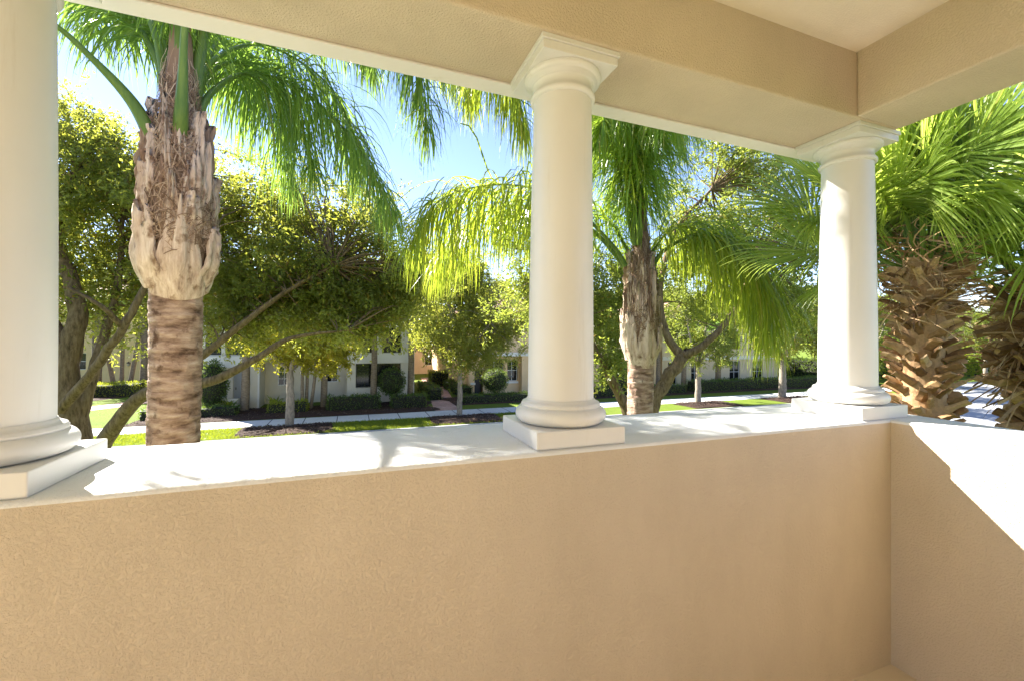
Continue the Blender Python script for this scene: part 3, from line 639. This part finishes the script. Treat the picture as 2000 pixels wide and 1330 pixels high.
def street_tree(u, v, h, cw, ch, label, lm, bm='barkg', tr=.15, n=70, per=34, ll=.14, seed=0, group='trees along the far verge', forky=True, name='street_tree', top=None, y=None, base=None):
    b = np.asarray(base) if base is not None else PG(u, v)
    fk = b + V(0, 0, h * .36)
    lm_ = [([b + V(0, 0, -.05), b + V(.03, 0, h * .18), fk], tr * 1.15, tr * .8)]
    for q in range(4):
        a = q * 1.6 + seed; lm_.append(([fk, fk + V(cos(a) * cw * .2, sin(a) * cw * .2, h * .18), fk + V(cos(a) * cw * .33, sin(a) * cw * .33, h * .38)], tr * .55, tr * .2))
    bl = [(b + V(0, 0, h * .68), (cw * .5, cw * .5, ch * .42), int(n * .6)), (b + V(cw * .15, 0, h * .5), (cw * .4, cw * .4, ch * .25), int(n * .25)), (b + V(-cw * .12, 0, h * .86), (cw * .3, cw * .3, ch * .2), int(n * .2))]
    return tree(name, label, 'tree', group, lm_, bl, cw * .13, 9, per, ll, ll * .55, M[lm], M[bm], .06, .014, 6, seg=10, wob=.06)
street_tree(565, 832, 7.4, 5.4, 5.0, 'young street tree with yellow-green leaves in mulch, just right of the large palm trunk', 'oakyel', n=80, tr=.19, seed=.3)
street_tree(897, 809, 8.8, 7.2, 8.0, 'rounded street tree with slim grey trunk just left of the middle column', 'oak', n=120, tr=.14, seed=1.0)
street_tree(1363, 786, 7.5, 6, 5.5, 'pale-trunked street tree seen under the arching yellow frond', 'oakdark', n=70, tr=.19, seed=2.0)
street_tree(1528, 776, 8.5, 7.5, 6.0, 'grey-trunked street tree just left of the right column', 'oak', n=80, tr=.25, seed=2.7)
for i, (x, y) in enumerate([(41, 23.6), (50, 29), (60, 29.5), (70, 28)]):
    street_tree(0, 0, 8, 7, 6, ['far street tree right of the right column', 'distant tree by the bend of the road', 'distant tree behind the sunlit road', 'farthest roadside tree at the right edge'][i], 'oakdark', n=60, per=22, tr=.2, seed=i, base=(x, y, G), ll=.16)

# ------------------------------------------------------------------ setting
slab('ground', (-400, -400, G - 1.2), (400, 600, G - .13), M['lawn'], kind='structure')
k = MB(); k.box((-400, 11.5, G - .5), (400, 21.2, G - .12)); k.build('road', M['asphalt']); tag(bpy.data.objects['road'], kind='structure')
slab('lawn', (-400, 21.36, G - .6), (400, 590, G), M['lawn'], kind='structure')
slab('lawn', (-400, -300, G - .6), (400, 11.3, G), M['lawn'], kind='structure')
slab('kerb', (-400, 21.2, G - .55), (400, 21.36, G + .004), M['kerb'], kind='structure', bev=.02)
slab('kerb', (-400, 11.3, G - .55), (400, 11.5, G + .004), M['kerb'], kind='structure', bev=.02)
slab('pavement', (-300, 23.8, G - .3), (49, 25.65, G + .006), M['concrete'], kind='structure')
slab('road', (50, 21.37, G - .2), (90, 26.5, G + .008), M['asphalt'], kind='structure')
# brick walk between the buildings, and the left garden path
k = MB(); q = [PG(849, 801.5, G + .01), PG(895, 799.5, G + .01), V(9.2, 47, G + .01), V(7.0, 47, G + .01)]; q[0][1] = q[1][1] = 25.66
k.quad(*q); k.build('brick_path', M['brick']); tag(bpy.data.objects['brick_path'], kind='structure')
k = MB(); pts = [(-24, 27.0), (-17.5, 30), (-13.5, 34), (-10.8, 40)]; s = spline([(x, y, G + .01) for x, y in pts], 16); tn = unit(np.gradient(s, axis=0)); nr = np.stack([-tn[:, 1], tn[:, 0], 0 * tn[:, 0]], 1)
k.grid(np.stack([s + nr * .9, s - nr * .9], 1)); k.build('garden_path', M['brick']); tag(bpy.data.objects['garden_path'], kind='structure')
def bed(poly, nchip=0, z=G + .012):
    """mulch bed with bark chips, an irregular mound"""
    poly = np.array(poly, float); c = poly.mean(0); k = MB(); n = len(poly); rows = []
    loop = spline([(x, y, 0) for x, y in np.vstack([poly, poly[:1]])], 48)[:-1, :2]
    for s, h in ((1, 0), (.93, .035), (.8, .06), (.4, .075), (.02, .08)):
        q = c + (loop - c) * s; rows.append(np.stack([q[:, 0], q[:, 1], z + h + .02 * rng.normal(size=len(q)) * (s < 1)], 1))
    k.grid(np.array(rows), 0, True)
    if nchip:
        i = rng.integers(0, len(loop), nchip); s = rng.uniform(0, 1, nchip) ** .5; q = c + (loop[i] - c) * s[:, None]
        leaves(k, np.stack([q[:, 0], q[:, 1], z + .08 * np.minimum(1, (1 - s) * 5) + rng.uniform(.01, .03, nchip)], 1), rng.normal(size=(nchip, 3)) * V(1, 1, .25), .09, .035, 1)
    o = k.build('mulch_bed', [M['mulch'], M['chip']]); tag(o, kind='structure'); return o
def rect(x0, x1, y0, y1): return [(x0, y0), ((x0 + x1) / 2, y0), (x1, y0), (x1, (y0 + y1) / 2), (x1, y1), ((x0 + x1) / 2, y1), (x0, y1), (x0, (y0 + y1) / 2)]
bed(rect(-10.3, 4.6, 25.75, 29.9), 3000)
bed(rect(6.3, 26, 27.3, 31.0), 3000)
bed(rect(26.5, 48, 27.3, 31.5), 1500)
for u, v, wd in ((565, 832, 2.0), (897, 809, 1.9), (1363, 786, 2.0), (1528, 776, 2.2)):
    p = PG(u, v); bed(rect(p[0] - wd, p[0] + wd, 21.5, 23.7), 900)
bed([(-24, 31.5), (-19, 32.5), (-15.5, 37), (-13, 42), (-18, 46), (-26, 44)], 800)
k = MB(); n = 45000
x = rng.uniform(-14, 14, n); y = rng.uniform(21.4, 23.75, n)
keep = np.ones(n, bool)
for u, v, wd in ((565, 832, 2.0), (897, 809, 1.9)):
    p = PG(u, v); keep &= ((np.abs(x - p[0]) / wd) ** 4 + (np.abs(y - 22.6) / 1.1) ** 4) > 1
x, y = x[keep], y[keep]; p = np.stack([x, y, np.full(len(x), G)], 1); leaves(k, p, V(0, 0, 1) + .45 * rng.normal(size=p.shape), .08, .02)
tag(k.build('grass', M['blade']), kind='stuff')

# ------------------------------------------------------------------ shrubs and hedges
def hedge(name, a, b, label, cat='hedge', group=None, mat='hedge', round_=False, dens=150, ll=.10, at=None):
    a = np.array(a, float); b = np.array(b, float); c = (a + b) / 2; h = (b - a) / 2; k = MB()
    if round_:
        pr = [(max(.01, h[0] * .86 * sin(q)), c[2] - h[2] * .86 * cos(q)) for q in np.linspace(.05, pi - .05, 14)]; k.lathe(pr, c, 18, 1)
        if a[2] > G + .15: k.tube([(c[0], c[1], G), (c[0] + .03, c[1], a[2] + .1)], [.06, .05], 6, 1)
        A = 4 * pi * h[0] * h[2]; n = int(A * dens); d = rnd_unit(n); p = c + d * h * (rng.uniform(.82, 1.05, n)[:, None] * (1 + .06 * np.sin(d[:, :1] * 7) * np.cos(d[:, 2:] * 6)))
        leaves(k, p, d + .8 * rng.normal(size=d.shape), ll, ll * .55)
    else:
        k.box(a + V(.07, .07, -.03), b - V(.07, .07, .09), 1)
        S = 2 * h; n = int((S[0] * S[1] + 2 * S[0] * S[2] + 2 * S[1] * S[2]) * dens); p = a + rng.uniform(0, 1, (n, 3)) * S
        f = rng.choice(5, n, p=np.array([S[0] * S[1], S[0] * S[2], S[0] * S[2], S[1] * S[2], S[1] * S[2]]) / (S[0] * S[1] + 2 * S[0] * S[2] + 2 * S[1] * S[2]))
        nn = np.zeros((n, 3))
        for i, (axn, sg) in enumerate(((2, 1), (1, -1), (1, 1), (0, -1), (0, 1))):
            m_ = f == i; p[m_, axn] = (b if sg > 0 else a)[axn] - sg * rng.uniform(-.05, .12, m_.sum()); nn[m_, axn] = sg
        p[:, 2] += .07 * np.sin(p[:, 0] * 3.1) * np.cos(p[:, 1] * 2.3 + p[:, 0] * 1.3) + .04 * np.sin(p[:, 0] * 9)
        leaves(k, p, nn + .9 * rng.normal(size=p.shape), ll, ll * .55)
    return tag(k.build(name, [M[mat], M['core']], None, False), label, cat, group)
hedge('hedge', (-10.2, 27.2, G), (-5.9, 28.2, G + .55), 'low clipped hedge in front of the left end of the white building')
hedge('hedge', (-1.3, 27.0, G), (1.6, 28.0, G + .85), 'clipped hedge in front of the recessed white wall with windows')
hedge('hedge', (2.3, 26.9, G), (4.4, 28.2, G + .8), 'clipped hedge at the corner of the white building by the brick walk')
hedge('hedge', (-4.4, 27.2, G), (-2.4, 28.2, G + .65), 'bright bushy hedge behind the young street tree trunk', mat='hedgel')
hedge('hedge', (5.1, 30, G), (6.0, 36, G + .8), 'clipped hedge along the left side of the brick walk')
hedge('hedge', (7.45, 30.5, G), (8.3, 37, G + .8), 'clipped hedge along the right side of the brick walk')
hedge('hedge', (6.6, 38, G), (10, 40, G + 1.3), 'bright green hedge at the far end of the brick walk', mat='hedgel')
hedge('hedge', (7.0, 27.6, G), (14.5, 28.6, G + .55), 'low dark hedge in front of the peach building')
hedge('hedge', (16, 27.8, G), (25.5, 28.8, G + .7), 'dark hedge behind the trunk of the smaller palm')
hedge('hedge', (26.8, 28, G), (46, 29.2, G + .9), 'long dark hedge beyond the arching yellow frond')
hedge('hedge', (-23, 38, G), (-14.5, 40, G + .9), 'bright low hedge under the yellow wall at left', mat='hedgel')
hedge('hedge', (-22, 34.2, G), (-15.8, 35.6, G + .7), 'dark low hedge beside the curved garden path at left')
hedge('hedge', (47.5, 27.5, G), (49.5, 40, G + 2.2), 'tall green hedge beside the side road, left of the right column', dens=60, ll=.2)
hedge('hedge', (91, 14, G), (94, 34, G + 3.0), 'tall hedge closing the far end of the road', dens=40, ll=.3)
hedge('hedge', (50, 31, G), (90, 33, G + 2.6), 'long tall hedge beyond the sunlit side road', dens=50, ll=.3, mat='hedgel')
c = PY(765, 745, 28.6); hedge('round_shrub', c - V(.85, .85, .9), c + V(.85, .85, .9), 'round clipped shrub in front of the dark ground-floor opening of the white building', 'shrub', None, 'hedge', True, 260, .09)
c = PY(966, 742, 29); hedge('round_shrub', c - V(.95, .9, .85), c + V(.95, .9, .85), 'round clipped shrub in front of the peach building', 'shrub', None, 'hedge', True, 260, .09)
c = PY(415, 745, 28.9); hedge('shrub', c - V(.75, .7, 1.5), c + V(.75, .7, 1.2), 'tall dark shrub beside the large palm trunk at the white building', 'shrub', None, 'hedge', True, 240, .10)
c = PY(1200, 725, 29); hedge('shrub', c - V(1.3, 1, 1.6), c + V(1.3, 1, 1.0), 'leafy green shrub left of the smaller palm trunk', 'shrub', None, 'hedgel', True, 200, .11)
def spiky(u, v, label, y=28.6, h=.9, n=26):
    b = PY(u, v, y); b[2] = G; k = MB()
    for i in range(n):
        a = i * 2.4; d = V(cos(a), sin(a), 0); e = rng.uniform(.3, 1.2); pts = [b + V(0, 0, .1), b + d * h * .4 * e + V(0, 0, h * .7), b + d * h * .8 * e + V(0, 0, h * rng.uniform(.5, 1.05))]
        s = spline(pts, 6); wv = np.cross(d, V(0, 0, 1)) * .05; wq = np.array([.3, 1, 1, .8, .5, .05])[:, None]; k.grid(np.stack([s - wv * wq, s + wv * wq], 1))
    tag(k.build('strappy_plant', M['hedgel']), label, 'plant', None)
spiky(537, 775, 'strappy plant in front of the recessed wall, left of the young street tree')
spiky(655, 775, 'strappy plant under the right window of the recessed wall', h=.8)
spiky(700, 778, 'strappy plant in front of the right block of the white building', h=.85)
spiky(447, 782, 'small strappy plant by the low front wall of the white building', h=.8)

# slim palms whose crowns are lost in the canopy
def slim_palm(u, v, y, h, tr, label, bm='palmgrey', lean=0.):
    b = PY(u, v, y); b[2] = G; r = empty('slim_palm', b, label, 'palm', 'slim palms beside the white building')
    top = b + V(lean, 0, h); k = MB(); k.tube(spline([b + V(0, 0, -.05), (b + top) / 2 + V(.04, 0, 0), top], 14), np.linspace(tr * 1.15, tr * .85, 14), 10, 0, .05); k.build('trunk', M[bm], r, True)
    k = MB()
    for i in range(14):
        a = i * 2.4 + u; el = radians(70 - 80 * (i / 13)); d = V(cos(a) * cos(el), sin(a) * cos(el), sin(el)); s = spline([top, top + d * .8 + V(0, 0, .2), top + d * 1.5 + V(0, 0, -.25)], 14)
        T_ = unit(np.gradient(s, axis=0)); sd = unit(np.cross(T_, V(0, 0, 1)) + 1e-3)
        for sg in (1, -1):
            p = np.repeat(s[3:], 3, 0) + .03 * rng.normal(size=(33, 3)); dd = np.repeat(sg * sd[3:] + .5 * T_[3:], 3, 0) + V(0, 0, -.5) + .15 * rng.normal(size=(33, 3)); leaves(k, p, dd, .55, .06)
    k.build('crown', M['palm'], r); return r
slim_palm(478, 795, 28.9, 5.2, .21, 'slim brown palm trunk in front of the left white pillar')
slim_palm(632, 785, 28.9, 5.6, .18, 'slim brown palm trunk between the windows of the recessed wall')
slim_palm(729, 782, 28.7, 6.0, .19, 'slim grey palm trunk in front of the dark ground-floor opening')
slim_palm(801, 782, 28.8, 6.2, .19, 'slim grey palm trunk at the right corner of the white building')
slim_palm(590, 790, 28.4, 4.6, .09, 'thin dark palm stem right beside the young street tree', lean=-.1)
slim_palm(598, 790, 28.6, 4.4, .09, 'middle of three thin dark palm stems beside the young street tree')
slim_palm(607, 790, 28.5, 4.8, .09, 'rightmost thin dark palm stem, leaning right', lean=.4)
slim_palm(1285, 770, 30.2, 5, .18, 'slim palm trunk just right of the smaller feathery palm')
slim_palm(1335, 768, 29.6, 5, .2, 'brown palm trunk left of the pale-trunked street tree')
slim_palm(1402, 765, 29.8, 5.2, .22, 'rough palm trunk right of the pale-trunked street tree')
slim_palm(187, 760, 42, 6.5, .30, 'stout grey palm trunk left of the yellow wall')
slim_palm(225, 750, 43, 6, .14, 'thin leaning palm stem before the yellow wall', lean=-1.2)
slim_palm(237, 750, 43, 6.5, .13, 'thin upright palm stem before the yellow wall')
slim_palm(252, 750, 43, 7, .15, 'thin palm stem leaning right before the yellow wall', lean=.9)
slim_palm(281, 748, 43, 7, .26, 'pale palm trunk beside the large palm, before the yellow wall')

# ------------------------------------------------------------------ buildings
def facade(k, x0, x1, z0, z1, y, holes, depth=.25, mi=0):
    xs = sorted({x0, x1, *[h[0] for h in holes], *[h[1] for h in holes]}); zs = sorted({z0, z1, *[h[2] for h in holes], *[h[3] for h in holes]})
    for a, b in zip(xs, xs[1:]):
        for c, d in zip(zs, zs[1:]):
            if not any(h[0] <= (a + b) / 2 <= h[1] and h[2] <= (c + d) / 2 <= h[3] for h in holes):
                k.quad((a, y, c), (b, y, c), (b, y, d), (a, y, d), mi)
    for a, b, c, d in holes:
        Y = y + depth
        k.quad((a, y, c), (a, y, d), (a, Y, d), (a, Y, c), mi); k.quad((b, y, d), (b, y, c), (b, Y, c), (b, Y, d), mi)
        k.quad((a, y, d), (b, y, d), (b, Y, d), (a, Y, d), mi); k.quad((b, y, c), (a, y, c), (a, Y, c), (b, Y, c), mi)
def block(k, x0, x1, y0, y1, z0, z1, holes, depth=.25, mi=0):
    facade(k, x0, x1, z0, z1, y0, holes, depth, mi)
    k.quad((x0, y1, z0), (x0, y0, z0), (x0, y0, z1), (x0, y1, z1), mi); k.quad((x1, y0, z0), (x1, y1, z0), (x1, y1, z1), (x1, y0, z1), mi)
    k.quad((x1, y1, z0), (x0, y1, z0), (x0, y1, z1), (x1, y1, z1), mi); k.quad((x0, y0, z1), (x1, y0, z1), (x1, y1, z1), (x0, y1, z1), mi)
def window(parent, h, y, nx=1, nz=1, frame='wframe', depth=.12):
    a, b, c, d = h; k = MB(); f = .05
    k.box((a, y, c), (a + f, y + .06, d)); k.box((b - f, y, c), (b, y + .06, d)); k.box((a + f, y, c), (b - f, y + .06, c + f)); k.box((a + f, y, d - f), (b - f, y + .06, d))
    for i in range(1, nx): x = a + (b - a) * i / nx; k.box((x - .02, y + .01, c + f), (x + .02, y + .05, d - f))
    for i in range(1, nz): z = c + (d - c) * i / nz; k.box((a + f, y + .012, z - .02), (b - f, y + .048, z + .02))
    w_ = k.build('window', M[frame], parent); g_ = MB(); g_.box((a + f * .5, y + .03, c + f * .5), (b - f * .5, y + .04, d - f * .5)); p = g_.build('pane', M['glass'], w_); return w_
def hip(parent, x0, x1, y0, y1, z, h, ov=.6):
    k = MB(); x0 -= ov; x1 += ov; y0 -= ov; y1 += ov; i = min(x1 - x0, y1 - y0) / 2; ym = (y0 + y1) / 2
    a, b, c, d = (x0, y0, z), (x1, y0, z), (x1, y1, z), (x0, y1, z)
    e, f = ((x0 + i, ym, z + h), (x1 - i, ym, z + h)) if x1 - x0 >= y1 - y0 else (((x0 + x1) / 2, y0 + i, z + h), ((x0 + x1) / 2, y1 - i, z + h))
    if x1 - x0 >= y1 - y0: k.add([a, b, c, d, e, f], [(0, 1, 5, 4), (2, 3, 4, 5)]); k.add([a, b, c, d, e, f], [(1, 2, 5), (3, 0, 4)])
    else: k.add([a, b, c, d, e, f], [(1, 2, 5, 4), (3, 0, 4, 5)]); k.add([a, b, c, d, e, f], [(0, 1, 4), (2, 3, 5)])
    k.box((x0, y0, z - .2), (x1, y1, z - .01)); return k.build('roof', M['tile'], parent)
def railing(parent, x0, x1, y, z, h=1.0):
    k = MB(); k.box((x0, y, z + h - .05), (x1, y + .05, z + h)); k.box((x0, y, z + .08), (x1, y + .04, z + .12))
    n = int((x1 - x0) / .12)
    for i in range(n + 1): x = x0 + (x1 - x0) * i / n; k.box((x - .01, y + .01, z + .12), (x + .01, y + .03, z + h - .05))
    return k.build('railing', M['dark'], parent)
def wall_lamp(parent, p):
    k = MB(); x, y, z = p; k.lathe([(.02, z + .28), (.06, z + .24), (.15, z + .16), (.16, z + .14), (.03, z + .13)], (x, y), 10); k.box((x - .05, y + .1, z), (x + .05, y + .2, z + .2)); k.tube([(x, y + .15, z + .1), (x, y + .05, z + .3), (x, y, z + .28)], [.02, .02, .02], 6)
    l = k.build('wall_lamp', M['dark'], parent); k = MB(); k.lathe([(.05, z - .12), (.09, z - .05), (.11, z + .1), (.1, z + .128)], (x, y), 10); k.build('lantern_glass', M['lampglass'], l); return l
YB = 30.0
bx = lambda u, v=720, y=YB: float(PY(u, v, y)[0]); bz = lambda v, u=700, y=YB: float(PY(u, v, y)[2])
A = empty('apartment_building', (-2, YB, G), 'two-storey white apartment building across the street behind the trees', 'building')
ztop = 3.4
k = MB(); R_h = [(bx(695), bx(783), bz(757), bz(710)), (bx(695), bx(733), bz(689), bz(640)), (bx(746), bx(783), bz(689), bz(640))]
block(k, bx(678), bx(809), YB, YB + 9, G, ztop, R_h, 1.6)
X5 = bx(507, y=YB + 1.6); X6 = bx(678)
mh = [(bx(543, y=YB + 1.6), bx(568, y=YB + 1.6), bz(748, y=YB + 1.6), bz(711, y=YB + 1.6)), (bx(637, y=YB + 1.6), bx(660, y=YB + 1.6), bz(744, y=YB + 1.6), bz(706, y=YB + 1.6))]
k.build('wall', M['condo'], A); k = MB()
block(k, X5, X6 + .2, YB + 1.6, YB + 9.2, G, ztop - .1, mh + [(X5 + .8, X5 + 2.0, .5, 2.6), (X5 + 3.0, X5 + 4.6, .5, 2.6)], .12)
k.build('wall', M['condor'], A)['label'] = 'recessed beige wall with two white windows'; k = MB()
k.box((bx(484), YB - .2, G), (bx(508), YB + 2.2, ztop - .05))
lh = [(bx(436), bx(472), bz(692), bz(645)), (bx(396), bx(428), bz(692), bz(645)), (bx(452), bx(475), bz(785), bz(722)), (bx(415), bx(440), bz(768), bz(722))]
block(k, bx(360), bx(484) - .003, YB + .4, YB + 9.1, G, ztop - .08, lh, .5)
k.box((bx(385), YB - .9, G), (bx(474), YB - .7, bz(766)))
k.build('wall', M['condo'], A)
k = MB(); k.box((bx(508) + .01, YB + .9, bz(699) - .05), (bx(678) - .01, YB + 1.595, bz(693))); k.box((bx(360), YB + .1, bz(714)), (bx(484) - .01, YB + .395, bz(694))); k.box((bx(678), YB - .09, bz(709)), (bx(809), YB - .003, bz(690)))
k.build('floor_band', M['btrim'], A)
k = MB(); k.box((X5 + .02, YB + 1.5, bz(690)), (X6 - .02, YB + 1.597, ztop - .3)); k.build('upper_wall', M['condot'], A)
for h in mh: window(A, h, YB + 1.62, 2, 3)
for h in R_h: window(A, h, YB + .3, 2, 1, 'dark')
for h in lh[:2]: window(A, h, YB + .8, 1, 1, 'dark'); railing(A, h[0], h[1], YB + .45, h[2], .95)
window(A, lh[3], YB + .55, 1, 2)
k = MB(); a, b, c_, d_ = lh[2]; k.box((a, YB + .6, c_), (b, YB + .66, d_)); dr = k.build('door', M['door'], A); k = MB(); k.box((a + .1, YB + .57, c_ + 1.0), (a + .14, YB + .6, c_ + 1.15)); k.build('handle', M['dark'], dr)
wall_lamp(A, (bx(446), YB + .2, bz(700)))
k = MB(); k.box((bx(686) - .06, YB - .05, bz(729)), (bx(686) + .06, YB - .001, bz(726))); k.build('wall_vent', M['dark'], A)
k = MB(); k.box((bx(505), YB - .26, G), (bx(505) + .1, YB - .205, ztop - .1)); k.box((bx(806), YB - .08, G), (bx(806) + .1, YB - .005, ztop - .1)); k.build('downpipe', M['wframe'], A)
hip(A, bx(360), bx(809), YB, YB + 9, ztop + .22, 2.0)

B = empty('apartment_building', (16, 31, G), 'peach two-storey building right of the brick walk', 'building')
YP = 32.5
px = lambda u, y=YP: float(PY(u, 720, y)[0]); pz = lambda v, y=YP: float(PY(960, v, y)[2])
k = MB(); hs = [(px(925), px(944), G, pz(722)), (px(991), px(1012), pz(745), pz(703)), (px(948), px(985), pz(745), pz(700)), (px(1180), px(1215), pz(750), pz(705)), (px(1240), px(1262), pz(750), pz(705))]
block(k, px(905), px(1290), YP, YP + 14, G, 3.1, hs + [(px(950), px(985), .6, 2.2), (px(1180), px(1215), .6, 2.2)], .5)
k.box((px(923) - .45, YP - .6, G), (px(923), YP - .003, pz(695))); k.box((px(1014), YP - .6, G), (px(1014) + .5, YP - .003, pz(690)))
k.build('wall', M['peach'], B)
k = MB(); k.box((px(920) - .5, YP - .7, pz(695) + .005), (px(1030), YP - .005, pz(688))); k.box((px(915), YP - .68, pz(748)), (px(923) + .05, YP - .605, pz(744))); k.box((px(945), YP - .08, pz(749)), (px(1012), YP - .004, pz(745))); k.build('floor_band', M['btrim'], B)
for h in (hs[1], hs[2], hs[3], hs[4]): window(B, h, YP + .25, 2, 2)
k = MB(); a, b, c_, d_ = hs[0]; k.box((a, YP + .35, c_), (b, YP + .41, d_)); k.build('door', M['dark'], B)
hip(B, px(905), px(1290), YP, YP + 14, 3.3, 2.2)
C3 = empty('apartment_building', (35, 33, G), 'beige two-storey building beyond the arching yellow frond', 'building')
k = MB(); YC = 33.0; cx = lambda u: float(PY(u, 720, YC)[0]); cz = lambda v: float(PY(1400, v, YC)[2])
hs = [(cx(1305), cx(1322), cz(748), cz(705)), (cx(1350), cx(1366), cz(748), cz(705)), (cx(1425), cx(1445), cz(748), cz(705)), (cx(1470), cx(1490), cz(748), cz(705))]
block(k, cx(1293), cx(1520), YC, YC + 12, G, 3.2, hs + [(h[0], h[1], .4, 2.2) for h in hs], .2); k.build('wall', M['condot'], C3)
for h in hs: window(C3, h, YC + .1, 2, 2)
k = MB(); k.box((cx(1293), YC - .1, cz(702)), (cx(1520), YC - .003, cz(695))); k.build('floor_band', M['btrim'], C3)
hip(C3, cx(1293), cx(1520), YC, YC + 12, 3.4, 2.2)
D = empty('apartment_building', (-23, 50, G), 'yellow building far left behind the oak limbs', 'building')
k = MB(); hs = [(-28, -27, -1.8, -.3), (-23.6, -22.6, -1.8, -.3), (-16, -15, -1.8, -.3)]
block(k, -36, -12.5, 50, 60, G, 3.8, hs, .2); k.build('wall', M['yellow'], D)
for h in hs: window(D, h, 50.1, 2, 2)
p = PY(251, 712, 49.8); wall_lamp(D, (p[0], 49.8, p[2])); hip(D, -36, -12.5, 50, 60, 4.0, 2.4)
E_ = empty('apartment_building', (10, 52, G), 'pale pink building at the far end of the brick walk', 'building')
k = MB(); hs = [(8.2, 9.2, -2, -.4), (5, 6, -2, -.4), (12, 13, -2, -.4)]; block(k, 1, 17, 52, 62, G, 3.2, hs, .2); k.build('wall', M['pink'], E_)
for h in hs: window(E_, h, 52.1, 2, 2)
hip(E_, 1, 17, 52, 62, 3.4, 2.2)

# ------------------------------------------------------------------ trees behind the buildings
spots = [(-46, 34), (-38, 42), (-30, 30), (-27, 66), (-17, 68), (-10.5, 44), (-5, 47), (2.5, 44), (9, 68), (18, 52), (25, 50), (33, 51), (42, 48), (52, 44), (62, 41), (74, 40), (88, 38), (98, 30), (110, 22), (95, 12), (120, 6), (-60, 45), (80, 60), (55, 66)]
lab = ['tree far left beyond the oak limbs', 'tree', 'tree left of the yellow building']
for i, (x, y) in enumerate(spots):
    h = rng.uniform(8.5, 11.5)
    street_tree(0, 0, h, h * .95, h * .8, 'broad green tree filling the background behind the buildings', 'farleaf', tr=.26, n=70, per=22, ll=.34, seed=i, group='background trees behind the buildings', base=(x, y, G), name='background_tree')
